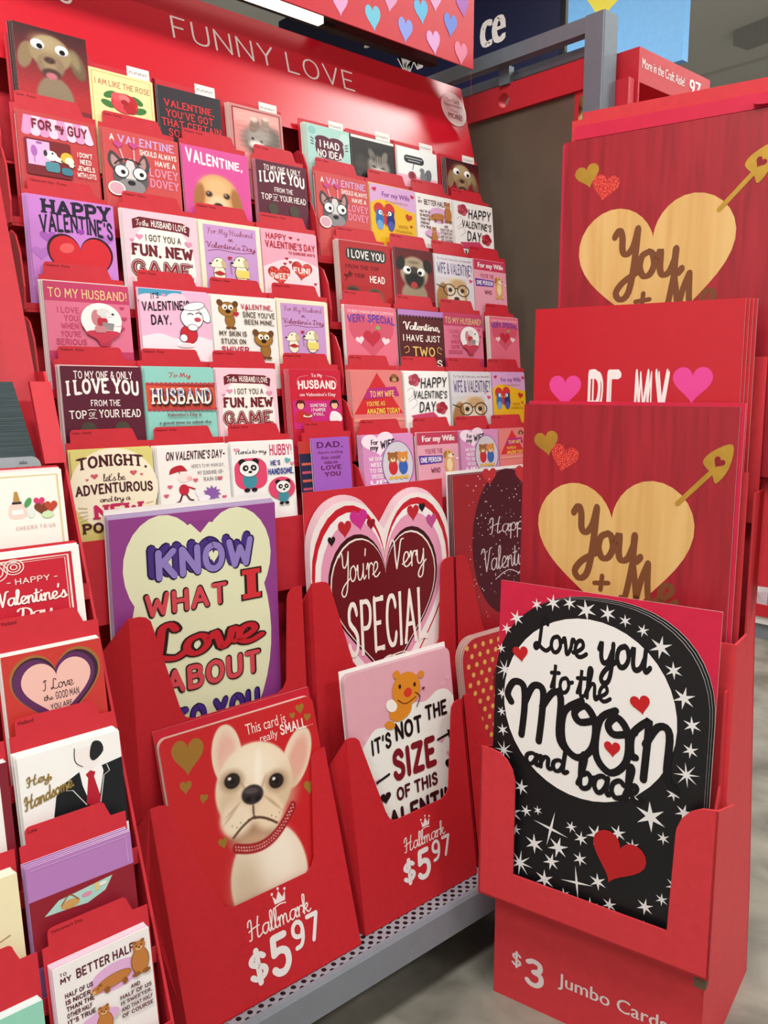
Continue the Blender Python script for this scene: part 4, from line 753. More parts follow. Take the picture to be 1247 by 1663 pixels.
def d_hubby(A):
    A.text("Here's to my", 6, 12, 56, 24, '#26202a', 'script', w=0.12); A.text('HUBBY!', 60, 6, 97, 26, '#c83a68', 'slab', w=0.2, slab=0.14); A.heart(8, 14, 9, '#e2a0b8'); A.rr(3, 28, 54, 82, 18, '#e0486f'); panda(A, 26, 46, 1.15); A.text("HE'S", 60, 34, 76, 43, '#2d3f94', 'slab', w=0.24, slab=0.16); A.text('HANDSOME,', 55, 48, 98, 60, '#2d3f94', 'slab', w=0.24, slab=0.14); A.heart(88, 36, 10, '#5ab0b4', 20); A.heart(96, 42, 7, '#e08aa8')
    A.ell(76, 84, 22, 20, '#e0486f'); panda(A, 78, 82, 0.9); A.rect(6, 92, 46, 97, '#2d3f94', 'printed_bar')
def d_dad(A):
    A.text('DAD,', 10, 10, 82, 28, '#5c1c58', 'slab', w=0.2, slab=0.16)
    for i, t in enumerate(("there's nothing", 'that could', 'make me')): A.text(t, 12 + i * 8, 35 + i * 13, 80 - i * 8, 45 + i * 13, '#7a3068', 'sans', bold=0.02)
    A.text('LOVE', 18, 75, 74, 87, '#6a1e58', 'slab', w=0.2, slab=0.15); A.text('YOU', 26, 93, 70, 105, '#6a1e58', 'slab', w=0.2, slab=0.15)
def d_oval(A):
    A.poly(heart_pts(30, 18, 62, -8, h=44), '#f4dfee', 'printed_heart'); A.text('For', 16, 8, 30, 18, '#2a2030', 'sans', bold=0.05); A.text('my', 14, 21, 30, 31, '#2a2030', 'sans', bold=0.05); A.text('WIFE', 34, 9, 62, 25, '#2a2030', w=0.26, slant=-0.2)
    for i, t in enumerate(("WE DON'T", 'NEED', 'TO GET', 'DRESSED', 'UP')): A.text(t, 10 + 3 * (i % 2), 40 + i * 11, 42 - 6 * (i % 2), 48 + i * 11, '#f7eef5', w=0.22)
    A.ell(66, 58, 32, 46, '#8d6a9c'); A.ell(66, 58, 30, 44, '#cfcad4')
    for u, c, d in ((56, '#9c6232', '#c62c34'), (76, '#d98a3a', '#3a62b0')):
        A.inst += 1; A.ell(u, 62, 9, 15, d, n='cartoon_bear'); A.ell(u, 44, 10, 10, c, n='cartoon_bear'); A.ell(u - 7, 36, 3.4, 3.4, c, n='cartoon_bear'); A.ell(u + 7, 36, 3.4, 3.4, c, n='cartoon_bear'); A.ell(u, 48, 5, 4, '#efd2a4', n='cartoon_bear'); A.ell(u, 46, 1.8, 1.4, '#1c1410', n='cartoon_bear'); A.ell(u - 5, 82, 4.6, 3.4, '#e0b24c', n='cartoon_bear'); A.ell(u + 5, 82, 4.6, 3.4, '#e0b24c', n='cartoon_bear')
# left unit
def d_toast(A):
    A.line([(5, 7), (95, 7), (95, 126), (5, 126)], 2.6, '#d9c79a', False, closed=True)
    A.poly(spline([(46, 64), (46, 48), (50, 42), (52, 28), (55, 28), (57, 42), (61, 48), (61, 64)], 3, True), '#e9cfc4', 'embossed_bottle'); A.poly([(50, 42), (52, 28), (55, 28), (57, 42)], '#b48a4a', 'embossed_bottle'); A.rect(48, 53, 59, 60, '#f3efe8', 'embossed_bottle'); A.rect(49, 42, 58, 45, '#2c2a2e', 'embossed_bottle')
    A.ell(66, 57, 4, 9, '#dfe5dc', n='embossed_glass'); A.ell(64, 44, 3, 7, '#4f9a58', 20, 'printed_leaf'); A.heart(75, 45, 11, '#d23a6c', h=14); A.heart(77, 55, 15, '#7d3a26', h=18); A.heart(86, 53, 13, '#b8442e', h=17); A.ell(82, 63, 6, 5, '#c9e0b4', n='printed_leaf')
    A.text('CHEERS TO US', 50, 76, 88, 81, '#c9a8a4', w=0.16, gap=0.5)
def d_ornate(A):
    A.rect(8, 8, 92, 128, '#c21f34'); A.line([(12, 12), (88, 12), (88, 126), (12, 126)], 2.2, '#e9d9d0', False, closed=True); A.line([(15, 15), (85, 15), (85, 124), (15, 124)], 0.8, '#e9d9d0', False, closed=True)
    for u, v, r in ((18, 24, 12), (36, 20, 9)):
        for q in (1, 0.66, 0.33): A.line(ell_pts(u, v, r * q, r * q * 1.1, 0, 12), 1.1, '#efe3da', True, closed=True)
    A.text('- HAPPY -', 28, 36, 76, 44, '#f3e2dc', w=0.14); A.text("Valentine's", 16, 50, 84, 72, '#f7ebe6', 'script', w=0.13, contrast=0.35); A.text('Day', 34, 76, 70, 98, '#f7ebe6', 'script', w=0.13, contrast=0.35)
def d_goodman(A):
    A.heart(51, 66, 92, '#9a6a34', 0, h=122); A.heart(51, 66, 87, '#3a1c34', 0, h=114); A.heart(49, 67, 83, '#5c2a58', 0, h=110); A.heart(51, 64, 70, '#e8b7ac', 0, h=90)
    A.text('I Love', 36, 44, 68, 60, '#3a2a30', 'script', w=0.08); A.text('the', 36, 66, 46, 74, '#3a2a30', 'script', w=0.1); A.text('GOOD MAN', 48, 64, 72, 75, '#3a2a30', w=0.14); A.text('YOU ARE', 42, 80, 64, 88, '#3a2a30', w=0.14)
def d_handsome(A):
    A.poly([(54, 10), (54, 34), (60, 38), (68, 44), (76, 36), (80, 10)], '#ece6e4', 'suited_man'); A.line([(54, 8), (53, 22), (55, 30), (60, 36)], 1, '#2a2a2c'); A.poly(spline([(72, 6), (80, 8), (82, 22), (72, 32), (68, 24)], 3, True), '#1e2022', 'suited_man')
    A.poly([(22, 132), (32, 66), (40, 52), (56, 42), (66, 90), (78, 42), (100, 38), (100, 132)], '#15191d', 'suited_man'); A.poly([(56, 38), (66, 46), (78, 36), (80, 50), (72, 92), (64, 92), (58, 62)], '#f0eeee', 'suited_man'); A.poly([(62, 48), (67, 44), (72, 48), (70, 54), (75, 88), (70, 100), (60, 88), (64, 54)], '#b01c30', 'tie')
    A.line([(46, 48), (42, 62), (48, 64), (60, 90)], 1, '#c9c9c9', False); A.line([(84, 42), (86, 52), (80, 56), (74, 92)], 1, '#c9c9c9', False); A.text('Hey,', 6, 26, 30, 46, '#8c7336', 'script', w=0.12, slant=-0.2); A.text('Handsome.', 2, 46, 50, 66, '#8c7336', 'script', w=0.14, slant=-0.7)
def d_picnic(A):
    A.rect(0, 0, 100, 45, '#b079b8'); A.rect(0, 45, 100, 132, '#8a1c2c'); A.poly([(12, 70), (26, 56), (78, 50), (70, 66), (52, 74), (38, 72)], '#a9cfc8', 'picnic_blanket'); A.ell(36, 66, 9, 6, '#c79a5c', n='picnic_basket'); A.line([(28, 64), (36, 54), (44, 64)], 1.4, '#8f6430', n='picnic_basket'); A.ell(52, 62, 5, 3, '#d98aa8', n='plate'); A.rect(60, 52, 64, 62, '#d8c27a', 'cup'); A.ell(68, 56, 4, 2.4, '#e8e4da', n='plate')
    A.line([(5, 5), (95, 5), (95, 40)], 0.7, '#d9b3dd', False)
def d_note(A):
    A.rect(8, 8, 92, 128, '#f0ece8')
    for i in range(9): A.line([(60 - 5 * (i % 3), 26 + i * 9), (84, 26 + i * 9)], 1.2, '#8a8488', False, n='lettering')
def d_creamnote(A):
    A.rect(0, 0, 34, 132, '#8c4c3a'); A.heart(70, 50, 18, '#b8402c'); A.line([(56, 78), (70, 84), (88, 78)], 1.4, '#9c8a5c'); A.line([(54, 100), (72, 96), (90, 102)], 1.4, '#9c8a5c')

# ------------------------------------------------------------------ cards
CARDMESH = {}
def card_mesh(W, H, mat, outline=None, key=None):
    """a folded card: front leaf at y 0, rear leaf opening slightly to the right. origin at bottom centre"""
    kk = (round(W, 3), round(H, 3), mat.name, key)
    if kk in CARDMESH: return CARDMESH[kk]
    P = outline or [(-W / 2, 0), (W / 2, 0), (W / 2, H), (-W / 2, H)]
    n = len(P); v, f = [], []
    for lo, hi, fan in ((0.0, 0.0005, 0.0), (0.0007, 0.0012, 0.0011)):
        b = len(v); op = lambda x: fan * (x + W / 2) / W
        v += [(a, lo + op(a), c) for a, c in P] + [(a, hi + op(a), c) for a, c in P]
        f += [tuple(range(b, b + n)), tuple(range(b + 2 * n - 1, b + n - 1, -1))] + [(b + i, b + i + n, b + (i + 1) % n + n, b + (i + 1) % n) for i in range(n)]
    me = bpy.data.meshes.new('greeting_card'); me.from_pydata(v, [], f); me.materials.append(mat); me.materials.append(WHITE)
    me.polygons.foreach_set('material_index', [0] * (n + 2) + [1] * (n + 2))
    me.update(); CARDMESH[kk] = me; return me
def place(name, me, M):
    o = bpy.data.objects.new(name, me); COL.objects.link(o); o.matrix_world = M; return o
def rackM(X, Y, Z, beta, roll=0.0, back=0.0, dx=0.0, dz=0.0):
    return Matrix.Translation((X, Y, Z)) @ Matrix.Rotation(math.radians(90), 4, 'Z') @ Matrix.Rotation(-beta, 4, 'X') @ Matrix.Rotation(roll, 4, 'Y') @ Matrix.Translation((dx, back, dz))
DIVMESH = {}
def divider(M, w, h, text, label, style='tab', parent_text='#5a1018'):
    key = (round(w, 3), round(h, 3), style)
    if key not in DIVMESH:
        hw = w / 2
        if style == 'tab': P = [(-hw, 0), (hw, 0), (hw, h + 0.013), (hw * 0.62 + 0.006, h + 0.0135)] + [q for q in round_rect(-hw * 0.88, h + 0.0135, hw * 0.62, h + 0.035, 0.007, 4, (0, 0, 1, 1)) if q[1] > h + 0.014] + [(-hw * 0.88, h + 0.0135), (-hw, h + 0.013)]
        else: P = [(-hw, 0), (hw, 0)] + round_rect(-hw, h, hw, h + 0.014, 0.005, 4, (0, 0, 1, 1))[1:-1][1:] + [(-hw, h + 0.008)]
        n = len(P); v = [(a, 0, b) for a, b in P] + [(a, 0.0008, b) for a, b in P]
        f = [tuple(range(n)), tuple(range(2 * n - 1, n - 1, -1))] + [(i, i + n, (i + 1) % n + n, (i + 1) % n) for i in range(n)]
        me = bpy.data.meshes.new('divider'); me.from_pydata(v, [], f); me.materials.append(RED); me.update(); DIVMESH[key] = me
    o = place('category_divider', DIVMESH[key], M); tag(o, label, 'divider', 'red category dividers')
    tk = (key, text)
    if text:
        if tk not in DIVMESH:
            A = Art(o, 0.1, h + 0.035); A.z = 0.0002; x = 50 - w * 500 * 0.82; A.text(text, x, 3.5, x + len(text) * 2.7, 8.6, '#4d0c14', 'sans'); A.done()
            DIVMESH[tk] = o.children[0].data
        else:
            t = bpy.data.objects.new('lettering', DIVMESH[tk]); COL.objects.link(t); t.parent = o
    if style == 'white':
        s = box('white_tab', (w * 0.12, -0.0006, h + 0.002, w * 0.42, 0.0, h + 0.024), paper('#f0ece8', 0.5, 0.3, 0.0), o)
        A = Art(s, 0.1, h + 0.024); A.z = 0.0008; x = 50 + w * 1000 * 0.15; A.text('FUNNY', x, 8, x + w * 1000 * 0.24, 13, '#9a8a88', 'sans'); A.done()
    return o
ORD = ['first', 'second', 'third', 'fourth', 'fifth']
def pocket(row, px0, px1, py, fn, base, desc, spares=2, text='Husband - Funny', dz=0.0, edge=None, rough=0.42, tall=0.0, gap=0.0):
    zt = ZT[row] + dz; xt = xp(ZT[row])
    Ya = on_plane(px0, py, (0, 0, 1.25), (1, 0, LEAN)).y; Yb = on_plane(px1, py, (0, 0, 1.25), (1, 0, LEAN)).y
    lo, hi = (Y0 + 0.003, YM - 0.007) if px0 < 490 or (row == 5 and px0 < 560) or (row > 2 and px0 < 540) else (YM + 0.006, Y1 - 0.002)
    Ya, Yb = max(Ya, lo), min(Yb, hi); W = min(Yb - Ya - 0.004, 0.149); Yc = (Ya + Yb) / 2
    zb_ = ZT[row] - CH * math.cos(BETA); xb = xt + CH * math.sin(BETA); H = CH + dz + tall
    mat = paper(base, rough, 0.4, 0.02)
    roll = random.uniform(-0.006, 0.006); M = lambda back, dx=0.0, dzz=0.0, r=roll: rackM(xb, Yc, zb_, BETA, r, back, dx, dzz)
    o = place('greeting_card', card_mesh(W, H, mat), M(0)); tag(o, desc + ' card', 'greeting card', 'greeting cards on the tall rack')
    A = Art(o, W, H, 0.77); fn(A); A.done()
    for i in range(spares):
        s = place('greeting_card', card_mesh(W, H, paper(edge, rough, 0.4, 0.02) if edge else mat), M(0.0028 * (i + 1), -0.0016 * (i + 1) - random.uniform(0, 0.001), 0.0006 + random.uniform(0, 0.002), roll + random.uniform(-0.004, 0.004)))
        tag(s, ORD[i] + ' spare behind ' + desc + ' card', 'greeting card', 'spare cards in the rack pockets')
    bk = 0.0028 * (spares + 1)
    ev = place('envelope', card_mesh(W, H - 0.006, WHITE, key='env'), M(bk, -0.001, 0, 0)); tag(ev, 'white envelope behind ' + desc + ' card', 'envelope', 'envelopes in the rack pockets')
    wdv = min(0.149, 2 * (Yc - lo), 2 * (hi - Yc))
    divider(M(bk + 0.0037 + gap, 0, 0.0, 0), wdv, CH + max(0, dz - 0.03), text, 'red divider behind ' + desc + ' card', 'tab' if row > 0 else 'white')
    return o
HF, LF, WF, VF = 'Husband - Funny', 'Love - Funny', 'Wife - Funny', "Valentine's Day - Funny"
# each pocket: row, left px, right px, top py, design, base colour, description
PK = [
 (0, 20, 137, 60, d_weim, '#7d1a20', 'googly-eyed brown hound photo, beside the pale yellow rose', 3, '', dict(dz=0.045, edge='#3c1418')),
 (0, 142, 245, 118, d_rose, '#ece2a4', 'pale yellow single red rose', 1, '', {}),
 (0, 256, 357, 152, d_got, '#2a262d', 'black card-stock red slab lettering', 1, '', {}),
 (0, 373, 457, 180, d_catpaws, '#c98a86', 'salmon pink cat with raised paws', 3, '', dict(edge='#d9a9a2')),
 (0, 497, 566, 206, d_noidea, '#a9d3cb', 'pale teal maroon speech bubble', 4, '', dict(edge='#cfded2')),
 (0, 571, 639, 230, d_kitten, '#211d1b', 'black and white kitten photo', 1, '', {}),
 (0, 645, 708, 246, d_squirrel, '#edf2f1', 'white grey squirrel cartoon', 1, '', {}),
 (0, 724, 776, 265, d_weim, '#7d1a20', 'googly-eyed brown hound photo, beside the squirrel cartoon', 3, '', dict(edge='#3c1418')),
 (1, 25, 152, 185, d_guy, '#c23c40', 'red pink striped awning', 1, LF, {}),
 (1, 163, 288, 216, d_lovey, '#cb4b4b', 'coral wide-eyed grey dog, under the pale yellow rose', 2, LF, {}),
 (1, 294, 403, 245, d_pup, '#d9509a', 'hot pink golden puppy peeking from an oval', 1, HF, {}),
 (1, 416, 504, 272, d_toponly, '#58102c', 'maroon white slab I LOVE YOU, in the second row', 2, LF, dict(edge='#b9607c')),
 (1, 512, 596, 286, d_lovey, '#cb4b4b', 'coral wide-eyed grey dog, beside the yellow two-bird', 1, LF, {}),
 (1, 600, 672, 305, d_yellow, '#d8a6d6', 'yellow and lilac two blue birds, above the pug photo', 1, WF, dict(edge='#e8cf70')),
 (1, 675, 733, 320, d_better, '#f0ecea', 'white brown bears, above the beagle with glasses', 1, WF, {}),
 (1, 737, 799, 335, d_rosehappy, '#f3f1ef', 'white black-lettered roses, at the rack end', 2, WF, {}),
 (2, 36, 186, 320, d_happyval, '#c77fd0', 'purple navy lettering over a big red heart', 3, VF, dict(edge='#c98ad6')),
 (2, 195, 318, 341, d_fungame, '#efc9d6', 'pink and cream FUN NEW GAME, beside the purple big heart', 2, HF, dict(edge='#f0dfe4')),
 (2, 321, 421, 362, d_husdogs, '#efe6cc', 'lilac cream-bordered two dogs, in the third row', 2, HF, dict(edge='#efe6cc')),
 (2, 424, 514, 380, d_sweetfun, '#eea9bd', 'pink glitter hearts reading SWEET and FUN', 1, VF, {}),
 (2, 549, 633, 396, d_head, '#b01c22', 'red black I LOVE YOU bubble', 4, HF, dict(edge='#d9b8b4')),
 (2, 640, 703, 408, d_pug, '#6d141c', 'googly-eyed pug photo', 1, WF, {}),
 (2, 706, 768, 422, d_glasses, '#dcdae0', 'grey beagle wearing glasses, beside the pug photo', 1, WF, {}),
 (2, 769, 821, 430, d_oneperson, '#e6a3b6', 'pink purple-banner puppy, in the third row', 1, WF, {}),
 (3, 66, 209, 456, d_hushome, '#c03a66', 'pink pop-up reading dog, beside the red-shirted hound', 3, HF, dict(edge='#e3d2cf')),
 (3, 222, 338, 468, d_itsval, '#f0b9d6', 'pink floppy-eared white hound in red shirt', 1, LF, {}),
 (3, 340, 446, 477, d_skin, '#f0ede8', 'white two brown dogs', 2, HF, {}),
 (3, 447, 531, 490, d_husdogs, '#efe6cc', 'lilac cream-bordered two dogs, in the fourth row', 1, HF, {}),
 (3, 556, 644, 501, d_special, '#e36f86', 'rose pink VERY SPECIAL, above the red triangle', 2, WF, dict(edge='#f1ebe9')),
 (3, 645, 719, 506, d_two, '#551219', 'maroon script with lilac heart trim', 1, WF, {}),
 (3, 719, 783, 515, d_hushome, '#c03a66', 'pink pop-up reading dog, beside the maroon script', 1, WF, {}),
 (3, 794, 853, 517, d_special, '#e36f86', 'rose pink VERY SPECIAL, at the rack end', 3, WF, dict(edge='#e9dedb')),
 (4, 94, 229, 595, d_toponly, '#58102c', 'maroon white slab I LOVE YOU, in the fifth row', 3, HF, dict(edge='#d8c3c2')),
 (4, 231, 346, 592, d_teal, '#8fcfc4', 'teal circus-lettered HUSBAND', 2, HF, {}),
 (4, 348, 448, 599, d_fungame, '#efc9d6', 'pink and cream FUN NEW GAME, in the fifth row', 1, HF, {}),
 (4, 466, 552, 599, d_pinkhus, '#c81f3a', 'red cartoon couple', 3, HF, dict(edge='#d2455a')),
 (4, 568, 653, 603, d_tri, '#e07f7c', 'salmon big red triangle, in the fifth row', 3, WF, {}),
 (4, 654, 728, 602, d_rosehappy, '#f3f1ef', 'white black-lettered roses, beside the red triangle', 2, WF, {}),
 (4, 730, 797, 604, d_glasses, '#dcdae0', 'grey beagle wearing glasses, in the fifth row', 2, WF, {}),
 (4, 798, 852, 606, d_yellow, '#d8a6d6', 'yellow and lilac two blue birds, in the fifth row', 1, WF, {}),
 (5, 110, 248, 728, d_tonight, '#d9cf7c', 'yellow TONIGHT maroon lettering', 1, LF, {}),
 (5, 251, 370, 723, d_onval, '#f1eee9', 'white man under red umbrella', 3, HF, {}),
 (5, 371, 476, 716, d_hubby, '#f3f2f0', 'white two pandas', 2, HF, {}),
 (5, 505, 568, 711, d_dad, '#a25fc0', 'violet DAD slab-lettered', 1, 'Dad - Funny', dict(gap=0.0035)),
 (5, 585, 673, 709, d_oval, '#d78fc2', 'orchid oval with two cartoon bears, beside the violet DAD', 3, WF, {}),
 (5, 675, 744, 706, d_oneperson, '#e6a3b6', 'pink purple-banner puppy, in the lowest row', 1, WF, {}),
 (5, 746, 809, 700, d_oval, '#d78fc2', 'orchid oval with two cartoon bears, in the lowest row end', 3, WF, {}),
 (5, 809, 853, 698, d_tri, '#e07f7c', 'salmon big red triangle, in the lowest row', 1, WF, {}),
]
for r, a, b, py, fn, base, desc, sp, txt, kw in PK: pocket(r, a, b, py, fn, base, desc, sp, txt, **kw)

# navy card tucked to the left of the violet DAD card
def d_navy(A):
    for i, c in enumerate(('#d9604a', '#c8506a', '#d9604a', '#c8506a')): A.rect(4, 52 + i * 20, 26, 58 + i * 20, c, 'printed_bar')
    A.rect(0, 0, 34, 30, '#c33a32', 'printed_band')
q = on_plane(489, 720, (0, 0, 1.25), (1, 0, LEAN)).y
o = place('greeting_card', card_mesh(0.105, CH - 0.004, paper('#20264a', 0.42, 0.4, 0.02)), rackM(xp(ZT[5]) + CH * math.sin(BETA), q + 0.053, ZT[5] - CH * math.cos(BETA), BETA, 0, 0.0085)); tag(o, 'navy card peeking out beside the violet DAD card', 'greeting card', 'greeting cards on the tall rack')
A = Art(o, 0.105, CH - 0.004, 0.8); d_navy(A); A.done()

# ------------------------------------------------------------------ left rack unit, set further into the aisle
LL = 0.34
def xl(z): return 0.27 + (0.977 - z) * LL
lk = empty('card_rack', (0.3, 0.2, 0.19)); tag(lk, 'red stepped card rack unit set forward beside the tall rack', 'rack')
def RL(v): return (v[0] - 0.3, v[1] - 0.2, v[2] - 0.19)
LZ = [1.134, 1.031, 0.905, 0.783, 0.657, 0.537]
YL1 = 0.476
bpts = [(xl(0.3) - 0.085, 0.3), (xl(1.6) - 0.085, 1.6), (xl(1.6) - 0.095, 1.6), (xl(0.3) - 0.095, 0.3)]
prism('back_panel', bpts, YL1 + 0.6, RED, lk, lambda a, b, q: RL((a, -0.6 + q, b)))
box('plinth', (*RL((0.0, -0.6, 0.195)), *RL((0.38, YL1, 0.3))), RED, lk)
BL = math.atan(0.14); CHL = 0.175
for k, zt in enumerate(LZ):
    zbm = zt - CHL * math.cos(BL); xb = xl(zt) + CHL * math.sin(BL)
    boxes('tier', [RL((xb - 0.08, -0.6, zbm - 0.011)) + RL((xb + 0.006, YL1, zbm - 0.005)), RL((xb + 0.0035, -0.6, zbm - 0.005)) + RL((xb + 0.0055, YL1, zbm + (0.012 if k < 5 else 0.045)))], RED, lk)
prism('side_panel', [(xl(0.3) - 0.085, 0.3), (xl(0.3) - 0.02, 0.3), (xl(1.14) - 0.035, 1.14), (xl(1.27) - 0.05, 1.27), (xl(1.27) - 0.085, 1.27)], 0.004, RED, lk, lambda a, b, q: RL((a, YL1 + q, b)))
# upper riser with the long narrow red boards
rz0, rz1 = 1.265, 1.62
xr = on_plane(34, 600, (0, 0.405, 0), (0, 1, 0)).x
prism('riser_board', [(xl(1.26) - 0.02, 1.262), (xl(1.60) - 0.012, 1.62), (xl(1.60) - 0.018, 1.62), (xl(1.26) - 0.026, 1.262)], 1.0, RED, lk, lambda a, b, q: RL((a, 0.40 - q, b)))
box('riser_ledge', (*RL((xl(1.31) - 0.03, -0.6, 1.306)), *RL((xl(1.31) + 0.006, 0.405, 1.309))), RED, lk)
prism('edge_rail', [(xl(1.14) - 0.026, 1.14), (xl(1.26) - 0.026, 1.255), (xl(1.26) - 0.034, 1.255), (xl(1.14) - 0.034, 1.14)], 0.03, RED, lk, lambda a, b, q: RL((a, 0.446 + q, b)))
# dark signature board + grey tab
p = xl(1.20)
sg = empty('section_board', (xl(1.11), 0.25, 1.11), (-math.atan(LL * 0.8), 0, math.radians(90))); tag(sg, 'dark grey ribbed section board above the champagne card', 'sign')
prism('ribbed_board', [(-0.5, 0), (0.193, 0), (0.170, 0.158), (-0.5, 0.158)], 0.002, ramp_mat('ribbed_slate', 'noise', [(0.4, '#2c3a3d'), (0.6, '#3b4a4d')], (2, 1, 160), 3, 2, 0.6, 0.3, bump=0.4), sg, lambda a, b, q: (a, 0.030 + q, b))
prism('grey_tab', round_rect(-0.1, 0.0, 0.19, 0.050, 0.012, 5, (0, 0, 1, 1)), 0.001, paper('#8f959b', 0.4, 0.4, 0.03), sg, lambda a, b, q: (a, 0.027 + q, b))
A = Wall(sg, 0, 0.05, 0.001); A.z = -0.0268; A.text('SIGNATURE', 120, 14, 182, 20, '#5c6268', w=0.13, gap=0.4); A.poly([(160, 10), (162, 6), (164, 8), (166, 5), (168, 8), (170, 6), (172, 10)], '#5c6268', 'crown_mark'); A.done()
def lpocket(k, Ya, Yb, fn, base, desc, spares, text, edge=None, style='tab', dz=0.0, back0=0.0):
    zt = LZ[k] + dz; zb_ = LZ[k] - CHL * math.cos(BL); xb = xl(LZ[k]) + CHL * math.sin(BL); W, H = Yb - Ya, CHL + dz
    mat = paper(base, 0.42, 0.4, 0.02); M = lambda back, dx=0.0, dzz=0.0, r=0.0: rackM(xb, (Ya + Yb) / 2, zb_, BL, r, back + back0, dx, dzz)
    o = place('greeting_card', card_mesh(W, H, mat), M(0)); tag(o, desc + ' card', 'greeting card', 'greeting cards on the forward rack unit')
    A = Art(o, W, H, 0.7); fn(A); A.done()
    for i in range(spares):
        s = place('greeting_card', card_mesh(W, H, paper(edge, 0.42, 0.4, 0.02) if edge else mat), M(0.0024 * (i + 1), -0.0008 * (i + 1), 0.0012 * (i + 1) + random.uniform(0, 0.001), random.uniform(-0.004, 0.004)))
        tag(s, ORD[i] + ' spare behind ' + desc + ' card', 'greeting card', 'spare cards in the forward rack pockets')
    bk = 0.0024 * (spares + 1)
    divider(M(bk + 0.0008), 0.140, CHL + (0.012 if style == 'tab' else -0.008), text if style == 'tab' else '', 'red divider behind ' + desc + ' card', style)
lpocket(0, 0.318, 0.457, d_toast, '#f2ece4', 'white champagne bottle keepsake', 2, '', '#f0cfcf', 'plain')
lpocket(1, 0.322, 0.462, d_ornate, '#efece8', 'red ornate white-framed script', 1, '', '#efece8', 'plain')
lpocket(2, 0.336, 0.468, d_goodman, '#c2352f', 'red big purple-edged heart', 3, 'Husband', '#f0e6e2')
lpocket(3, 0.334, 0.470, d_handsome, '#efeeec', 'white man in black suit and red tie', 4, 'Husband', '#f3f1ee')
lpocket(4, 0.322, 0.460, d_picnic, '#a873b4', 'lilac and maroon picnic blanket', 3, 'Love', '#a873b4')
lpocket(5, 0.333, 0.461, d_better, '#e9e5e4', 'white brown bears, under the picnic blanket', 3, "Valentine's Day", '#e6c6da')
lpocket(3, 0.186, 0.322, d_note, '#7c1b2c', 'maroon bordered white note', 2, 'Love', '#efe6e4')
lpocket(4, 0.180, 0.312, d_creamnote, '#e9dfb8', 'cream and brown note in clear sleeve', 4, 'Love', '#efe8cf')
lpocket(5, 0.184, 0.318, lambda A: None, '#8fcdb8', 'plain mint green note', 3, 'Love', '#dfe9ea', dz=-0.03)

# ------------------------------------------------------------------ big cardboard holders on the deck
class Tilt(Art):
    """print on a tilted panel; unit = width/100, v down from the top of the panel"""
    def __init__(s, parent, w, h, fn): s.card, s.k, s.z, s.parts, s.w, s.h, s.fn = parent, w / 100, 0.0004, {}, w, h, fn
    def pt(s, u, v): return s.fn(u * s.k - s.w / 2, s.h - v * s.k, -s.z)
def crown(A, u, v, s, c):
    A.poly([(u - 5 * s, v + 4 * s), (u - 6 * s, v - 3 * s), (u - 3 * s, v + 1 * s), (u, v - 5 * s), (u + 3 * s, v + 1 * s), (u + 6 * s, v - 3 * s), (u + 5 * s, v + 4 * s)], c, 'crown_mark')
    A.line([(u - 5 * s, v + 6 * s), (u, v + 5.2 * s), (u + 5 * s, v + 6 * s)], 1.0 * s, c, n='crown_mark')
    for x, y in ((-6, -4.4), (0, -6.6), (6, -4.4)): A.ell(u + x * s, v + y * s, 1.1 * s, 1.1 * s, c, n='crown_mark')
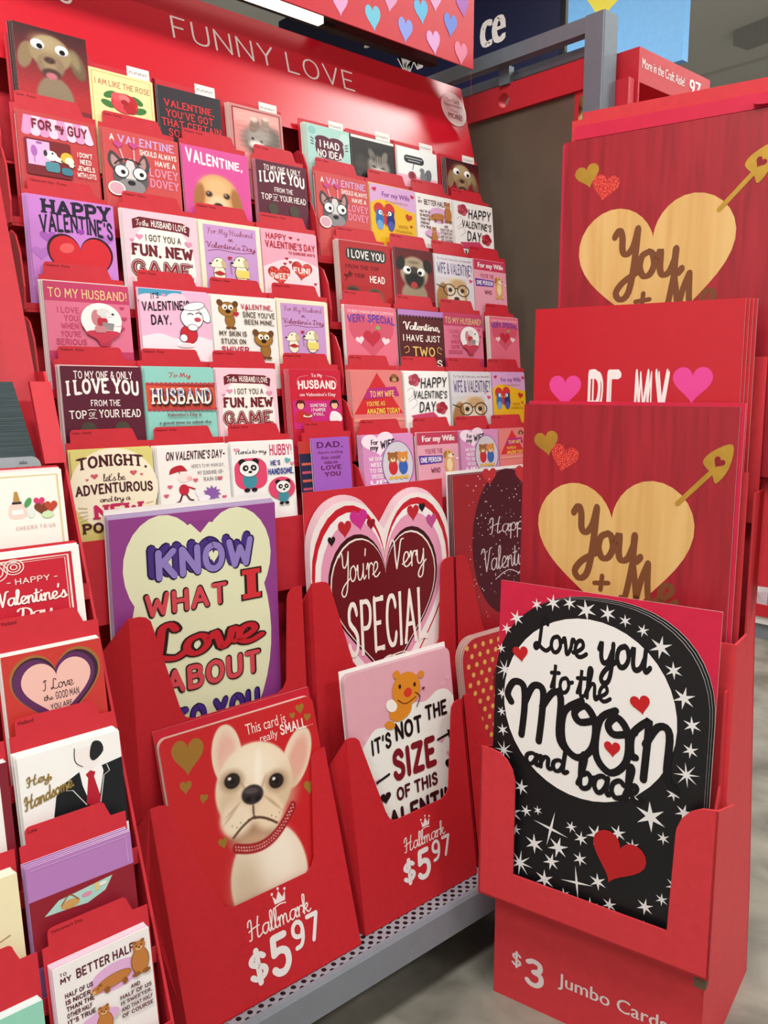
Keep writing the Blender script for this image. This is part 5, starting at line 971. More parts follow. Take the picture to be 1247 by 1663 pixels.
def holder(label, Ya, Yb, xbot, zbot, xtop, ztop, dbot, dv, priced, hb=0.5, posts=(0.11, 0.27, 0.9, 0.8), splay=0.0):
    w = Yb - Ya; hz = ztop - zbot; t = math.atan2(xbot - xtop, hz); h = math.hypot(xbot - xtop, hz)
    o = empty('card_holder', (xbot, (Ya + Yb) / 2, zbot), (0, 0, math.radians(90))); tag(o, label, 'display holder', 'red cardboard holders on the base deck')
    fn = lambda a, b, q: (a, b * math.sin(t) + q * math.cos(t), b * math.cos(t) - q * math.sin(t))
    r = 0.022; X = [-w / 2 + w * q for q in posts]; hbz = h * hb
    P = [(-w / 2, 0), (w / 2, 0), (w / 2, h)]
    P += [(X[2] + r * (1 - math.sin(math.radians(a))), h - r * (1 - math.cos(math.radians(a)))) for a in (0, 30, 60, 90)][0:4]
    rc = 0.02
    P += [(X[3] + 0.004, hbz + rc), (X[3] - 0.004, hbz + rc * 0.35), (X[3] - 0.018, hbz), (X[1] + 0.018, hbz), (X[1] + 0.004, hbz + rc * 0.35), (X[1] - 0.004, hbz + rc)]
    P += [(X[0] - r * (1 - math.sin(math.radians(a))), h - r * (1 - math.cos(math.radians(a)))) for a in (90, 60, 30, 0)]
    P += [(-w / 2, h)]
    fp = prism('front_panel', P, 0.003, REDB, o, fn)
    ytop = h * math.sin(t)
    for s in (-1, 1):
        x = s * (w / 2 - 0.0015); S = [(0.0, 0.0), (dbot, 0.0), (max(dbot, ytop * 0.55 + 0.045), hz * 0.55), (ytop + 0.036, hz - 0.06), (ytop + 0.001, hz)]
        prism('side_panel', S, 0.003, REDB, o, lambda a, b, q, x=x, s=s: (x - 0.0015 + q - (splay * min(1.0, max(0.0, a - b * math.tan(t)) / 0.036) if s < 0 else 0.0), a, b))
    box('bottom_flap', (-w / 2, 0.0, 0.0, w / 2, dbot, 0.004), REDB, o)
    if not priced and hz > 0.5: box('inner_shelf', (-w / 2 + 0.003, 0.335 * math.tan(t) + 0.005, 0.325, w / 2 - 0.003, 0.335 * math.tan(t) + 0.06, 0.328), REDB, o)
    if priced:
        A = Tilt(fp, w, h, fn); top = (h / (w / 100))
        top += dv
        A.text('Hallmark', 37, top - 49, 74, top - 39, '#efe4e2', 'script', w=0.085, contrast=0.2); crown(A, 57, top - 52.5, 0.62, '#efe4e2')
        A.text('$', 34, top - 35.5, 44.5, top - 18, '#eae6e6', 'caps', w=0.2); A.text('5', 46, top - 37, 58, top - 17, '#eae6e6', 'caps', w=0.21); A.text('97', 60, top - 38.5, 77, top - 24.5, '#eae6e6', 'caps', w=0.19); A.done()
    return o, fn, t, h
def bigcard(M, W, H, fn, base, label, group=None, outline=None, key=None, mat=None, rough=0.4, cat='greeting card', aspect=1.0):
    o = place('greeting_card', card_mesh(W, H, mat or paper(base, rough, 0.4, 0.02), outline, key), M); tag(o, label, cat, group)
    if fn: A = Art(o, W, H, aspect); fn(A); A.done()
    return o
def outlined(A, t, box4, c, dark='#2a0f12', o=1.1, **kw):
    w = kw.pop('w', 0.22); A.text(t, box4[0] - o, box4[1] - o, box4[2] + o, box4[3] + o, dark, w=w + 0.10, **kw); A.text(t, *box4, c, w=w, **kw)
def d_know(A):
    A.heart(51, 66, 90, '#e8ecc8', 0, h=132); A.ell(32, 34, 22, 28, '#e8ecc8', 0, 'printed_heart'); A.ell(70, 34, 22, 28, '#e8ecc8', 0, 'printed_heart'); A.ell(51, 96, 43.5, 88, '#e8ecc8', 0, 'printed_heart'); A.poly([(44, 7), (51, 16), (58, 7)], '#8f3c8c', 'printed_heart')
    A.text('KNOW', 19, 19, 83, 44, '#1d1440', w=0.42, slant=-0.05); A.text('KNOW', 20, 20, 82, 43, '#4a2f86', w=0.36, slant=-0.05)
    A.text('KNOW', 21.5, 21.5, 83.5, 44.5, '#4a2f86', w=0.36, slant=-0.05); A.text('KNOW', 23, 22.5, 85, 46.5, '#1d1440', w=0.34, slant=-0.05); A.text('KNOW', 24, 23.5, 84, 45.5, '#9683cc', w=0.26, slant=-0.05); A.heart(58.5, 34.5, 6, '#e8ecc8', h=9)
    outlined(A, 'WHAT', (17, 54, 66, 70), '#d84a54', w=0.22); outlined(A, 'I', (76, 48, 88, 70), '#d8323c', st='slab', w=0.34, slab=0.34)
    outlined(A, 'Love', (14, 76, 90, 104), '#c8202c', st='script', w=0.14); outlined(A, 'ABOUT', (26, 110, 86, 128), '#d84a54', w=0.24); outlined(A, 'TO YOU', (30, 140, 84, 158), '#4a2f86', dark='#1d1440', w=0.3)
def d_frenchie(A):
    def f(p):
        p.fill('#c21c22')
        body = '#e9dcc6'; sh = '#c5ae90'
        p.ell(52, 104, 25, 34, body, 0, 0.04); p.ell(36, 110, 10, 24, sh, 0, 0.6, 0.6); p.ell(60, 92, 10, 16, '#f4ebdc', 0, 0.6, 0.8)
        p.ell(38, 21, 9.4, 19, '#e6d3bb', 4, 0.05); p.ell(38, 23, 6.2, 15, '#e3b3a2', 4, 0.35); p.ell(82, 37, 9.4, 20, '#e6d3bb', 27, 0.05); p.ell(82.5, 38, 6.2, 15, '#dfa896', 27, 0.35)
        p.ell(52, 45, 25, 27, '#ead9bd', 18, 0.04); p.ell(52, 32, 15, 10, '#f3e8d2', 18, 0.7, 0.8); p.ell(55, 38, 2.4, 14, '#faf3e4', 12, 0.6, 0.7); p.ell(70, 55, 9, 14, '#cdb392', 18, 0.6, 0.7); p.ell(34, 52, 6, 14, '#cdb592', 10, 0.6, 0.6)
        p.ell(47, 62, 19.5, 15, '#e2ccae', 12, 0.1); p.ell(46, 75, 15, 8, '#a98468', 10, 0.35, 0.9); p.ell(46, 79, 12, 5, '#c7a384', 10, 0.5, 0.8)
        p.ell(37.5, 62, 9.5, 9.5, '#efe0c6', -8, 0.35, 0.95); p.ell(58, 65.5, 9.5, 9.5, '#ead6b8', 14, 0.35, 0.95)
        for u, v, r in ((36, 55, -30), (34, 58, -38), (60, 58, 55), (63, 61, 58), (45, 44, 70), (57, 46, -60)): p.ell(u, v, 6, 0.7, '#b0906e', r, 0.6, 0.55)
        for u in range(5): p.ell(34 + u * 2.6, 64 + (u % 2) * 2, 0.5, 0.5, '#9a7a5c', 0, 0.4, 0.8); p.ell(54 + u * 2.6, 67 + (u % 2) * 2, 0.5, 0.5, '#9a7a5c', 0, 0.4, 0.8)
        for u, v, r in ((38.5, 37.5, 15), (66, 47, 20)): p.ell(u, v, 7, 6.2, '#9a7a5c', r, 0.5, 0.8); p.ell(u, v, 4.9, 4.7, '#17110f', r, 0.12); p.ell(u, v, 3.6, 3.4, '#2c1c14', r, 0.3); p.ell(u, v, 2, 2, '#060404', r, 0.3); p.ell(u - 1.4, v - 1.8, 1.1, 1.0, '#e4e0dc', 0, 0.3)
        p.ell(49.5, 50, 7, 6, '#2a2324', 14, 0.12); p.ell(49, 47.4, 5, 2, '#5b5052', 14, 0.5, 0.8); p.ell(46.6, 52, 1.9, 1.5, '#060505', 20, 0.3); p.ell(52.4, 53.4, 1.9, 1.5, '#060505', -20, 0.3); p.ell(48.4, 59.5, 0.7, 4.6, '#5a3f30', 6, 0.4, 0.9)
        for i in range(12):
            k = i / 11; p.ell(48 - 14 * k, 64 + 7 * k ** 1.6, 1.3, 0.8, '#4f3325', -25, 0.4, 0.8); p.ell(48.5 + 13 * k, 64.5 + 8 * k ** 1.6, 1.3, 0.8, '#4f3325', 35, 0.4, 0.8)
        for i in range(34):
            k = i / 33; u = 34 + 40 * k; v = 78 + 7.5 * math.sin(math.pi * k * 0.9) - 14 * k * k
            p.ell(u, v, 2.3, 3.0, '#9c1420', 0, 0.2)
        for i in range(26):
            k = i / 25; u = 34 + 40 * k; v = 78 + 7.5 * math.sin(math.pi * k * 0.9) - 14 * k * k; p.ell(u, v - 0.9, 0.5, 0.5, '#e4b0a0', 0, 0.3); p.ell(u, v + 1.0, 0.5, 0.5, '#e4b0a0', 0, 0.3)
    A.photo(2, 2, 98, 124, 190, 240, f)
    for u, v, w, r in ((15, 15, 19, 8), (11, 32, 7, 10), (20, 42, 5, 20), (27, 72, 6, 0), (90, 7, 6, 0), (84, 10, 4, 0), (94, 14, 5, 10), (87, 59, 8, 8)): A.heart(u, v, w, '#9a6f2a', r, h=w * 1.15)
    A.text('This card is', 52, 6, 79, 13, '#f2dcd6', 'sans'); A.text('really', 60, 15, 72, 22, '#f2dcd6', 'sans'); A.text('SMALL...', 74, 13, 97, 20, '#f6e6e0', 'slab', w=0.2, slab=0.12)
def d_verysp(A):
    A.heart(50, 88, 99, '#c41c2c', 0, h=168); A.heart(50, 89, 95, '#f1ecec', 0, h=160); A.heart(50, 86, 88, '#e39ab8', 0, h=142); A.heart(50, 86, 79, '#3d0c12', 0, h=122); A.heart(50, 86, 76, '#f0e4dc', 0, h=116); A.heart(50, 86, 74.5, '#6a111a', 0, h=113.5)
    A.heart(33, 16, 12, '#c9308c', -6, h=15); A.heart(23, 21, 9, '#b8242e', h=12); A.heart(41, 20, 6, '#8e1623', h=8); A.heart(14, 28, 5, '#1f1216', h=7); A.heart(72, 16, 9, '#b8242e', h=12); A.heart(79, 13, 5, '#1f1216', h=7); A.heart(86, 24, 8, '#c04a8c', h=11)
    A.text("You're", 18, 36, 46, 68, '#f3e8e0', 'script', w=0.075, contrast=0.45); A.text('Very', 53, 33, 81, 65, '#f3e8e0', 'script', w=0.075, contrast=0.45)
    A.text('SPECIAL', 22, 71, 80, 113, '#f5ece5', 'slab', w=0.18, slab=0.1, contrast=0.5); A.line([(40, 124), (50, 117), (60, 124), (50, 128), (44, 120), (60, 117), (66, 121)], 0.9, '#f3e8e0', n='flourish')
def d_size(A):
    A.poly(spline([(0, 70), (10, 64), (22, 52), (34, 52), (44, 42), (60, 40), (72, 42), (84, 36), (94, 38), (100, 46)], 5) + [(100, 160), (0, 160)], '#ecf0ea', 'cloud')
    for u, v in ((8, 62), (14, 57), (90, 32), (96, 28), (20, 96), (26, 110), (84, 82), (90, 96)): A.heart(u, v, 6, '#e8b0c4')
    A.text("IT'S", 18, 58, 36, 72, '#1c1014', w=0.25, slant=-0.15); A.text('NOT', 40, 52, 66, 68, '#1c1014', w=0.25); A.text('THE', 70, 46, 92, 60, '#1c1014', w=0.25)
    A.text('SIZE', 35, 74, 77, 102, '#7c1824', w=0.27); A.line([(80, 80), (92, 78)], 2.2, '#1c1014', False); A.poly([(90, 74), (97, 77), (91, 82)], '#1c1014', 'arrow'); A.line([(20, 96), (31, 93)], 2.2, '#1c1014', False)
    A.text('OF THIS', 36, 107, 76, 119, '#4a121c', w=0.25); A.text('VALENTINE', 16, 124, 100, 142, '#3a1018', w=0.27); A.heart(90, 106, 11, '#1c1014', 8); A.heart(26, 112, 10, '#1c1014')
    A.ell(47, 42, 11, 9, '#d98a28', -20, 'cupid'); A.ell(36, 52, 5, 3.4, '#d98a28', 30, 'cupid'); A.ell(39, 36, 4.6, 6, '#f4efe8', -30, 'cupid'); A.ell(54, 26, 13.4, 15, '#d98a28', 4, 'cupid'); A.ell(46, 11, 3.2, 3.6, '#d98a28', 0, 'cupid'); A.ell(69, 17, 3, 3.2, '#d98a28', 0, 'cupid'); A.ell(48, 22, 1.3, 2, '#3a2410', 0, 'cupid'); A.ell(62, 24, 1.3, 2, '#3a2410', 0, 'cupid'); A.ell(55, 29, 3.8, 4, '#d23a2a', 0, 'cupid'); A.line([(45, 33), (52, 38), (62, 35)], 0.9, '#6b3a14', n='cupid'); A.line([(62, 31), (66, 36), (62, 44)], 0.8, '#3a1a1a', n='cupid'); A.heart(70, 30, 3, '#6b1c3c')
def d_sparkle(A):
    A.ell(59, 64, 40, 66, '#4c0f20'); A.heart(40, 4, 16, '#c23038'); A.heart(80, 6, 20, '#c23038')
    rr = random.Random(3); m = ink('#e6cfd2'); P = []
    for i in range(170):
        u, v = rr.uniform(14, 99), rr.uniform(2, 128); q = rr.uniform(0.25, 0.75); P.append(ell_pts(u, v, q, q, 0, 6))
    A.add(P, m, 'foil_specks'); A.text('Happy', 38, 40, 88, 62, '#d9cfd0', 'script', w=0.07, contrast=0.4); A.text("Valentine's", 28, 66, 98, 88, '#d9cfd0', 'script', w=0.07, contrast=0.4); A.line([(44, 96), (60, 90), (80, 98), (98, 90), (84, 86), (70, 96)], 0.8, '#d9cfd0', n='lettering')
def d_dots(A):
    P = [ell_pts(6 + 9 * i + 4.5 * (j % 2), 6 + 7 * j, 2, 2, 0, 8) for i in range(11) for j in range(18)]; A.add(P, ink('#e0b45c'), 'gold_dots'); A.heart(58, 50, 56, '#6a0f18', 6)

# rear row: three tall holders, front row: three priced holders
def line_y(px, py, X): return on_x(px, py, X).y
KX = 0.098; kz = 0.865
kA, kB = on_x(208, 998, KX), on_x(490, 947, KX); 
rearw = kB.y - kA.y
dA, dB = None, on_z(587, 1527, 0.2)
dL = on_plane(300, 1663, dB, (1, 0, 0.06)); 
dxt = on_y(527, 1213, dB.y); dLt = on_plane(245, 1325, dxt, (1, 0, 0.3))
DYa, DYb = dLt.y, dB.y
sB = on_z(775, 1412, 0.2); sT = on_y(748, 1135, sB.y); sLt = on_plane(562, 1203, sT, (1, 0, 0.2)); SYa, SYb = sLt.y, sB.y
rear = [('tall red rear holder behind the French bulldog card', kA.y, kB.y), ('tall red rear holder behind the cupid card', on_x(506, 940, KX).y, on_x(736, 905, KX).y), ('tall red rear holder with the sparkly script card', on_x(740, 900, KX).y, on_x(740, 900, KX).y + rearw)]
RXB, RXT = 0.135, KX
for (lab, a, b), sp_ in zip(rear, (0.034, 0.012, 0.0)): holder(lab, a, b, RXB, ZD + 0.001, RXT, kz, 0.045, 0, False, 0.705, (0.12, 0.25, 0.90, 0.86), sp_)
DXT = min(dxt.x, dLt.x)
front = [('low red priced holder with the French bulldog cards', DYa, DYb, dB.x, dxt.x, dxt.z), ('low red priced holder with the cupid cards', SYa, SYb, sB.x, sT.x, sT.z), ('low red holder with the gold dotted cards', SYb + 0.02, SYb + 0.36, sB.x - 0.01, sT.x - 0.01, sT.z)]
for i, (lab, a, b, xb_, xt_, zt_) in enumerate(front): holder(lab, a, b, xb_, ZD + 0.001, xt_, zt_, min(0.09, xb_ - RXB - 0.012), (11, 2, 0)[i], i < 2, (0.45, 0.5, 0.5)[i], splay=(0.02, 0.012, 0.0)[i])
bt = math.atan(0.06)
def stack(Ya, Yb, xtop, ztop, H, beta, n, fn, base, desc, edge, outline=None, key=None, step=0.0035, dz=0.0015, env=True, dx=-0.002, aspect=1.0):
    W = Yb - Ya; xb = xtop + H * math.sin(beta); zb2 = ztop - H * math.cos(beta)
    M = lambda back, ddx=0.0, ddz=0.0, r=0.0: rackM(xb, (Ya + Yb) / 2, zb2, beta, r, back, ddx, ddz)
    bigcard(M(0), W, H, fn, base, desc + ' large card', 'large cards in the holders', outline, key, aspect=aspect)
    for i in range(n):
        bigcard(M(step * (i + 1), dx * (i + 1), dz * (i + 1)), W, H, None, edge, ORD[i] + ' spare large card behind the ' + desc, 'spare large cards in the holders', outline, key)
    if env:
        e = place('envelope', card_mesh(W, H, WHITE, key='e'), M(step * (n + 1), dx * (n + 1) , dz * (n + 1) + 0.006)); tag(e, 'large white envelope behind the ' + desc, 'envelope', 'large envelopes in the holders')
    return M
k1, k2 = on_x(160, 850, 0.070), on_x(446, 812, 0.070)
stack(max(k1.y + 0.004, kA.y - 0.014), k2.y, 0.070, k2.z - 0.004, 0.5, 0.025, 3, d_know, '#93408f', 'purple KNOW WHAT I LOVE', '#b9a4cc', step=0.0025, dz=0.0025, dx=-0.0008, aspect=0.76)
def hearttop(W, H):
    k = W / 100; P = [(-W / 2, 0), (W / 2, 0)]
    for a, b in spline([(50, -40), (49, -20), (40, -6), (26, -1), (12, -5), (2, -16), (0, -18), (-2, -16), (-12, -5), (-26, -1), (-40, -6), (-49, -20), (-50, -40)], 4): P.append((a * k, H + b * k))
    return P
s1, s2 = on_x(489, 812, 0.082), on_x(737, 800, 0.082)
sa, sb2 = max(s1.y + 0.01, rear[1][1] + 0.004), min(s2.y, rear[1][2] - 0.005)
W_, H_ = sb2 - sa, 0.5
stack(sa, sb2, 0.0815, 1.022, H_, bt, 4, d_verysp, '#efe6e4', 'heart-topped maroon VERY SPECIAL', '#e7bfcb', hearttop(W_, H_), 'ht', step=0.0028, dz=0.003, env=False, dx=-0.0008, aspect=0.75)
rd = place('backing_card', card_mesh(W_ - 0.002, 0.52, RED, key='bk'), rackM(0.0815 + 0.5 * math.sin(bt), (sa + sb2) / 2, 1.022 - 0.5 * math.cos(bt), bt, 0, 0.0155)); tag(rd, 'tall red backing card behind the maroon VERY SPECIAL card', 'card')
t1 = on_x(735, 795, 0.082)
stack(rear[2][1] + 0.012, rear[2][1] + 0.33, 0.073, 1.045, 0.52, bt, 3, d_sparkle, '#a31c28', 'dark red sparkly silver script', '#7a3a44', step=0.003, dz=0.001, aspect=0.85)
# front row cards
db = math.atan2(dB.x - dxt.x, dxt.z - 0.2) * 0.92
def infront(xb_, xt_, zt_, z):          # X of the holder front plane at z
    return xb_ + (xt_ - xb_) * (z - 0.2) / (zt_ - 0.2)
zc = on_plane(512, 1128, (infront(dB.x, dxt.x, dxt.z, 0.66) - 0.004, 0, 0.66), (1, 0, 0.3))
rrd = lambda W, H, r=0.016: round_rect(-W / 2, 0, W / 2, H, r)
fa, fb = on_plane(256, 1205, zc, (1, 0, 0.3)), zc
fa.y = max(fa.y, DYa + 0.003); fb.y = min(fb.y, DYb - 0.005)
Wd = fb.y - fa.y; Hd = 0.40
M = stack(fa.y, fb.y, zc.x, zc.z + 0.002, Hd, db, 2, d_frenchie, '#c01c22', 'red French bulldog photo', '#d9b0a0', rrd(Wd, Hd), 'rd', step=0.0024, dz=0.001, env=False, dx=-0.0008, aspect=0.87)
e = place('envelope', card_mesh(Wd + 0.004, Hd + 0.012, paper('#bf1a30', 0.5, 0.3, 0.03), key='re'), M(0.0078, -0.001, 0.004)); tag(e, 'large red envelope behind the French bulldog card', 'envelope', 'large envelopes in the holders')
sb_ = math.atan2(sB.x - sT.x, sT.z - 0.2) * 0.95
zc = on_plane(744, 1045, (infront(sB.x, sT.x, sT.z, 0.66) - 0.016, 0, 0.66), (1, 0, 0.15)); fa = on_plane(556, 1090, zc, (1, 0, 0.15))
fa.y = max(fa.y, SYa + 0.004); zc.y = min(zc.y, SYb - 0.005)
Ws = zc.y - fa.y
stack(fa.y, zc.y, zc.x, zc.z, 0.46, sb_, 3, d_size, '#e0a9b8', 'pink orange cupid', '#d8a8b4', rrd(Ws, 0.46), 'rs', step=0.0024, dz=0.001, dx=-0.0006, aspect=0.8)
d0 = front[2]
stack(d0[1] + 0.02, d0[2] - 0.02, infront(d0[3], d0[4], d0[5], 0.66) - 0.016, 0.685, 0.47, sb_, 3, d_dots, '#b81c2a', 'gold dotted red', '#cfa49a', round_rect(-0.15, 0, 0.15, 0.47, 0.05, 6, (0, 0, 1, 1)), 'dots', step=0.004, dz=0.002, dx=-0.003, env=False)

# ------------------------------------------------------------------ jumbo card floor stand
SA = math.radians(12.6); S0 = on_z(804, 1610, 0)
SR = Vector((math.cos(SA), math.sin(SA), 0)); SB = Vector((-math.sin(SA), math.cos(SA), 0))
def s_y(px, py, y):
    p = on_plane(px, py, S0 + SB * y, SB); q = p - S0; return q.dot(SR), p.z
SM = Matrix.Translation(S0) @ Matrix.Rotation(SA, 4, 'Z')
sd = empty('jumbo_card_stand', S0, (0, 0, SA)); tag(sd, 'tall red cardboard floor stand of jumbo cards', 'display stand')
SW = 0.408
bp = box('base_panel', (0, 0, 0, SW, 0.004, 0.236), STAND, sd)
A = Wall(bp, 0, 0.236, 0.001); A.z = 0.0004
a, b = s_y(829, 1552, 0), s_y(895, 1618, 0); ux = lambda x: x * 1000; vz = lambda z: (0.236 - z) * 1000
A.text('$', 36, 124, 58, 162, '#e9dcdc', w=0.16); A.text('3', 66, 126, 108, 188, '#e9dcdc', w=0.2); A.text('Jumbo Cards', 138, 132, 352, 168, '#e9dcdc', 'sans', bold=0.012); A.done()
LOWF = [(0.0, 0.24), (0.0, 0.5), (0.03, 0.56), (0.03, 0.73), (0.155, 0.735), (0.16, 1.06), (0.232, 1.06)]
PROF = [(0.0, 0.0), (0.37, 0.0), (0.345, 0.2), (0.222, 0.82)] + LOWF[::-1]
PROFL = [(0.0, 0.0), (0.29, 0.0), (0.29, 0.26), (0.215, 0.82)] + LOWF[::-1]
prism('side_panel', PROF, 0.004, STAND, sd, lambda y, z, q: (SW + q, y, z)); prism('side_panel', PROFL, 0.004, STAND, sd, lambda y, z, q: (-0.004 + q, y, z))
prism('side_wing', [(0.165, 0.86), (0.236, 0.88), (0.262, 1.2), (0.29, 1.70), (0.246, 1.70), (0.20, 1.3)], 0.004, STAND, sd, lambda y, z, q: (SW + 0.033 + q, y, z))
prism('back_board', [(0.368, 0.0), (0.343, 0.2), (0.220, 0.82), (0.240, 1.2), (0.262, 1.776), (0.256, 1.776), (0.234, 1.2), (0.214, 0.82), (0.337, 0.2), (0.362, 0)], SW - 0.056, STAND, sd, lambda y, z, q: (0.06 + q, y, z))
prism('back_board', [(0.224, 0.88), (0.242, 1.2), (0.262, 1.776), (0.256, 1.776), (0.236, 1.2), (0.218, 0.88)], 0.033, STAND, sd, lambda y, z, q: (SW + 0.004 + q, y, z))
prism('back_board', [(0.224, 0.88), (0.242, 1.2), (0.262, 1.776), (0.256, 1.776), (0.236, 1.2), (0.218, 0.88)], 0.06, STAND, sd, lambda y, z, q: (q, y, z))
# lower tray with arched side wings
TY = -0.062
tl, tr, tbl, tbr = s_y(782, 1222, TY), s_y(1167, 1306, TY), s_y(774, 1457, TY), s_y(1151, 1573, TY)
x0, x1 = (tl[0] + tbl[0]) / 2, (tr[0] + tbr[0]) / 2; z0, z1 = (tbl[1] + tbr[1]) / 2 - 0.006, (tl[1] + tr[1]) / 2
cl, cr = s_y(832, 1430, TY), s_y(1081, 1502, TY); zc = (cl[1] + cr[1]) / 2
cl1, cr1 = cl[0], cr[0] + 0.008
P = [(x0, z0), (x1, z0), (x1, z1 - 0.002)]
P += [(cr1 + 0.062 - 0.062 * math.sin(math.radians(q)), z1 - 0.062 + 0.062 * math.cos(math.radians(q))) for q in (0, 20, 40, 60, 80, 90)]
P += [(cr1 - 0.006, zc), (cl1, zc)]
P += [(cl1 - 0.05 + 0.05 * math.sin(math.radians(q)), z1 - 0.062 + 0.062 * math.cos(math.radians(q))) for q in (90, 80, 60, 40, 20, 0)]
P += [(x0, z1)]
prism('tray_front', P, 0.004, STAND, sd, lambda x, z, q: (x, TY + q, z))
for x in (x0, x1 - 0.004): prism('tray_side', [(TY, z0), (0.06, z0 + 0.02), (0.06, z1 - 0.04), (TY, z1)], 0.004, STAND, sd, lambda y, z, q, x=x: (x + q, y, z))
box('tray_bottom', (x0, TY, z0, x1, 0.02, z0 + 0.004), STAND, sd)
box('corner_tab', (x1 - 0.026, TY + 0.012, z0 - 0.028, x1 - 0.006, TY + 0.03, z0 - 0.001), paper('#6a5a46', 0.8, 0.1), sd)
box('tray_front', (-0.002, 0.044, 0.5, SW + 0.012, 0.048, 0.812), STAND, sd)
box('tray_side', (SW + 0.008, 0.048, 0.5, SW + 0.012, 0.13, 0.812), STAND, sd)
box('tray_front', (0.0, 0.108, 0.72, SW, 0.112, 1.10), STAND, sd)
box('tray_front', (0.0, 0.200, 1.0, SW, 0.204, 1.30), STAND, sd)
for z, ya, yb in ((0.516, 0.048, 0.27), (0.74, 0.112, 0.225), (1.08, 0.204, 0.226)): box('tray_shelf', (0.0, ya, z - 0.004, SW, yb, z), STAND, sd)
h0 = s_y(937, 215, 0.215)
box('header_strip', (h0[0] - 0.004, 0.214, 1.7265, SW + 0.03, 0.218, 1.752), PINKRED, sd)
box('header_top', (h0[0] + 0.01, 0.218, 1.749, SW + 0.03, 0.256, 1.777), STAND, sd)
pr = prism('header_clip', ell_pts(0, 0, 0.022, 0.006), 0.012, PINKRED, sd, lambda a, b, q: (SW - 0.03 + a, 0.213 - q, 1.735 + b))

def standM(x, y, z, beta, back=0.0, dx=0.0, dz=0.0): return SM @ Matrix.Translation((x, y, z)) @ Matrix.Rotation(-beta, 4, 'X') @ Matrix.Translation((dx, back, dz))
def d_youme(A):
    A.poly(heart_pts(48, 72, 75, -5, 40, 74), WOODTAN, 'wooden_heart')
    A.heart(12.5, 19, 12.5, GOLD, -12); A.heart(21.5, 26, 14, GLITTER, 12)
    br = '#7b4a2c'
    A.text('You', 26, 46, 62, 84, br, 'script', w=0.17, contrast=0.35)
    A.text('+', 38, 79, 47, 88, br, 'script', w=0.16); A.text('Me', 51, 70, 79, 91, br, 'script', w=0.17, contrast=0.4)
    A.line([(76, 43), (90, 28)], 2.2, GOLD, False, n='gold_arrow'); A.poly(spline([(86, 24), (90, 19), (98, 16), (97, 26), (92, 33), (90, 29)], 4, True), GOLD, 'gold_arrow'); A.heart(92.5, 24, 5, '#8c1c28', 35, 'gold_arrow')
def d_youme_upper(A): A.k *= 0.92; A.ky *= 0.87; d_youme(A)
def d_bemy(A):
    A.heart(17, 41, 17, '#e84b9c'); A.heart(79, 38, 18, '#e84b9c')
    for t, x0, x1 in (('BE', 29, 45), ('MY', 52, 68)): A.text(t, x0, 30, x1, 68, '#f5efee', w=0.14, gap=0.42); A.text(t, x0 + 2.2, 31, x1 + 0.6, 68, '#f5efee', w=0.09, gap=0.42)
    A.text('VALENTINE', 20, 76, 80, 104, '#f5efee', w=0.14)
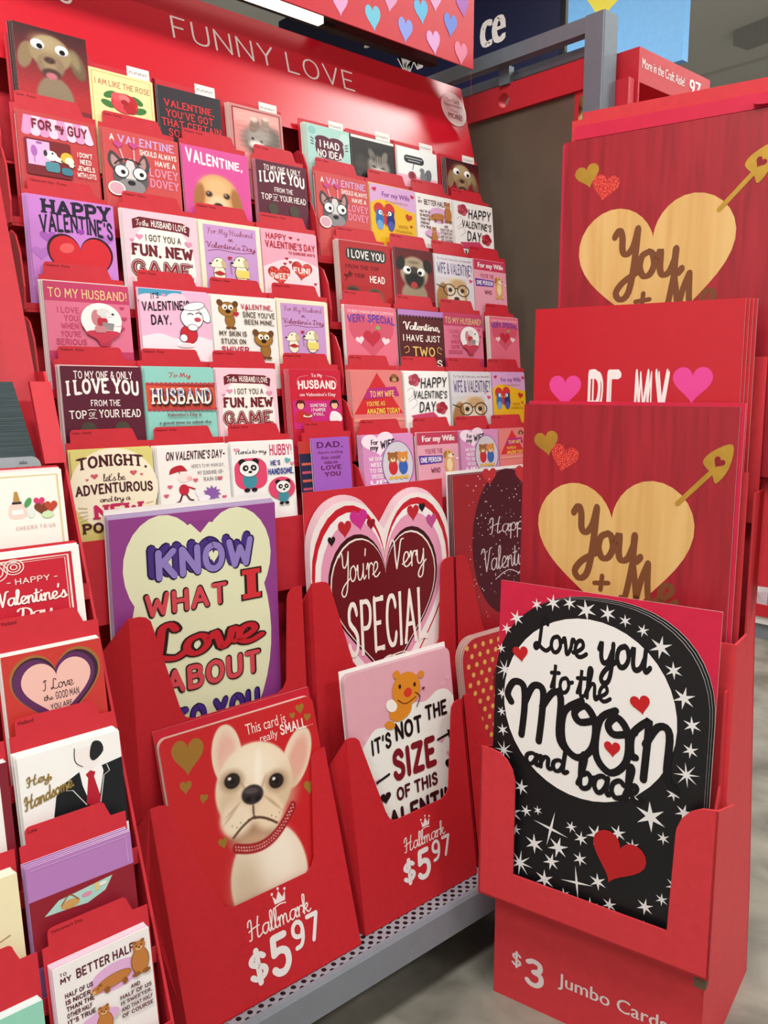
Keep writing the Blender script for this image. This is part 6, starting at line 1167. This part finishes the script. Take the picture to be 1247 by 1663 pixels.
def d_moon(A):
    rr = random.Random(5)
    for u, v, r, k in [(5, 20, 3, 6), (10, 14, 4, 6), (2.5, 30, 2.6, 6), (5, 40, 5.2, 8), (4, 52, 3, 6), (4, 61, 2.6, 6), (5, 70, 3.2, 6), (6, 80, 5, 8), (9, 90, 3, 6), (16, 96, 4, 6), (19, 107, 3.2, 6), (25, 105, 2.4, 6), (12, 110, 5, 6),
        (20, 6, 3, 6), (28, 4, 4, 6), (36, 3, 3.4, 6), (44, 5, 5, 6), (54, 5, 4, 6), (62, 7, 3, 6), (70, 10, 3, 6), (78, 16, 5.2, 6), (84, 25, 4, 6), (89, 36, 5, 6), (93, 47, 4, 6), (93, 58, 3.6, 6), (92, 69, 5.6, 8), (87, 79, 3.2, 6), (92, 86, 4, 6), (78, 92, 7, 6), (70, 85, 3, 6),
        (32, 112, 9, 4), (42, 108, 3, 6), (24, 122, 5, 6), (54, 108, 5, 6), (47, 112, 3.6, 6), (64, 104, 4, 6), (71, 108, 3.4, 6), (14, 118, 3, 6), (17, 134, 6.6, 8), (36, 120, 5.4, 6), (33, 128, 4.4, 6), (47, 122, 3.6, 6), (30, 138, 5, 6), (46, 134, 8, 4), (56, 130, 4.2, 6), (40, 142, 3.4, 6), (24, 146, 5.4, 6), (53, 143, 4.4, 6), (62, 139, 3.6, 6), (34, 150, 3.6, 6), (70, 144, 3.2, 6), (68, 152, 3, 6), (78, 134, 4, 6), (78, 144, 3.6, 6), (84, 100, 3, 6), (90, 120, 4, 6), (85, 128, 3, 6), (93, 140, 4, 6), (52, 153, 2.6, 6)]:
        if v > 144: continue
        A.poly(star_pts(u, v, r, k, 0.3 if k == 6 else (0.22 if k == 8 else 0.1), rr.uniform(-0.2, 0.2)), '#e6e8e8', 'printed_star'); A.z = 0.0001
    A.z = 0.0003; A.ell(46, 51, 41, 42, '#f0f1ef', n='printed_moon'); bk = '#101114'
    A.text('Love', 19, 11, 46, 28, bk, 'script', w=0.14); A.text('you', 50, 17, 75, 38, bk, 'script', w=0.14); A.text('to the', 28, 30, 58, 46, bk, 'script', w=0.14)
    # tall hand-lettered MOON
    for P in ([(9, 55), (7, 51), (10, 45), (15, 46), (16, 56), (15, 70)], [(16, 54), (20, 45), (25, 46), (25, 58), (24, 71)], [(25, 54), (30, 46), (34, 48), (34, 66), (38, 72)], [(44, 47), (36, 54), (36, 68), (43, 74), (50, 68), (51, 56), (46, 49), (41, 53), (44, 57), (52, 54)], [(60, 48), (53, 54), (52, 70), (59, 77), (66, 70), (66, 57), (61, 51), (57, 55), (60, 59), (69, 56)], [(70, 67), (68, 66), (68, 57), (74, 50), (75, 52), (74, 76)], [(74, 60), (79, 51), (84, 53), (84, 72), (88, 77)]): A.line(P, 3.4, bk, n='lettering')
    A.text('and', 17, 71, 40, 84, bk, 'script', w=0.17); A.text('back', 43, 70, 75, 89, bk, 'script', w=0.15)
    A.heart(13, 31, 8, '#c42026', -12); A.heart(71, 43, 9, '#c42026', -16); A.heart(59.5, 66, 7.6, '#c42026', -6); A.heart(64, 117, 25, '#b51f24', 14)
def arch(W, H):
    k = W / 100; P = [(-W / 2, 0), (W / 2, 0)]
    for i in range(25):
        t = math.pi * i / 24; P.append((W / 2 * math.copysign(abs(math.cos(t)) ** 0.86, math.cos(t)), H - 46 * k + 46 * k * math.sin(t) ** 0.9))
    return P
def jumbo(x0, x1, y, ztop, zbot, beta, n, fn, desc, mat, edge, outline=None, key=None, step=0.004, dx=0.0, dz=0.0):
    W = x1 - x0; H = (ztop - zbot) / math.cos(beta); yb = y - (ztop - zbot) * math.tan(beta)
    o = bigcard(standM((x0 + x1) / 2, yb, zbot, beta), W, H, fn, None, desc, 'jumbo cards on the floor stand', outline and outline(W, H), key, mat)
    for i in range(n): bigcard(standM((x0 + x1) / 2, yb, zbot, beta, step * (i + 1), dx * (i + 1), dz * (i + 1)), W, H, None, None, ORD[i] + ' spare behind the ' + desc, 'spare jumbo cards on the floor stand', outline and outline(W, H), key, edge)
    return o
BLACKC = paper('#101215', 0.4, 0.4, 0.05); REDC = paper('#c41c2c', 0.3, 0.45, 0.03)
m0, m1 = s_y(806, 1110, -0.028), s_y(1152, 1200, -0.028); mt = s_y(955, 974, -0.028)
m0 = (max(m0[0], x0 + 0.006), 0); m1 = (min(m1[0], x1 - 0.014), 0)
jumbo(m0[0], m1[0], -0.026, mt[1], z0 + 0.006, 0.036, 2, d_moon, 'black arched moon and stars jumbo card', BLACKC, BLACKC, arch, 'arch', step=0.004, dx=0.003, dz=0.002)
b0, b1 = s_y(815, 948, -0.009), s_y(1175, 985, -0.009)
o = place('backing_card', card_mesh(b1[0] - b0[0], (b0[1] + b1[1]) / 2 - z0 - 0.006, PINKRED, key='mb'), standM((b0[0] + b1[0]) / 2, -0.0345, z0 + 0.006, 0.036)); tag(o, 'large plain crimson backing card behind the black moon card', 'card')
c0, c1 = s_y(850, 657, 0.066), s_y(1217, 660, 0.066)
jumbo(max(c0[0], 0.002), min(c1[0] - 0.012, SW - 0.010), 0.066, (c0[1] + c1[1]) / 2, 0.52, 0.004, 1, d_youme, 'red wood-grain jumbo heart card behind the moon card', WOODRED, PINKRED, step=0.006, dx=0.007, dz=0.006)
e0, e1 = s_y(870, 505, 0.118), s_y(1226, 480, 0.118)
jumbo(e0[0], e1[0] - 0.014, 0.118, (e0[1] + e1[1]) / 2, 0.745, 0.0, 3, d_bemy, 'glossy red BE MY jumbo card with pink hearts', REDC, REDC, step=0.006, dx=0.005, dz=0.0)
f0 = s_y(919, 226, 0.212)
jumbo(f0[0], SW + 0.03, 0.209, 1.724, 1.085, 0.0, 2, d_youme_upper, 'red wood-grain jumbo heart card under the pink strip', WOODRED, PINKRED, step=0.004, dx=-0.004, dz=-0.001)
bpy.context.view_layer.update()
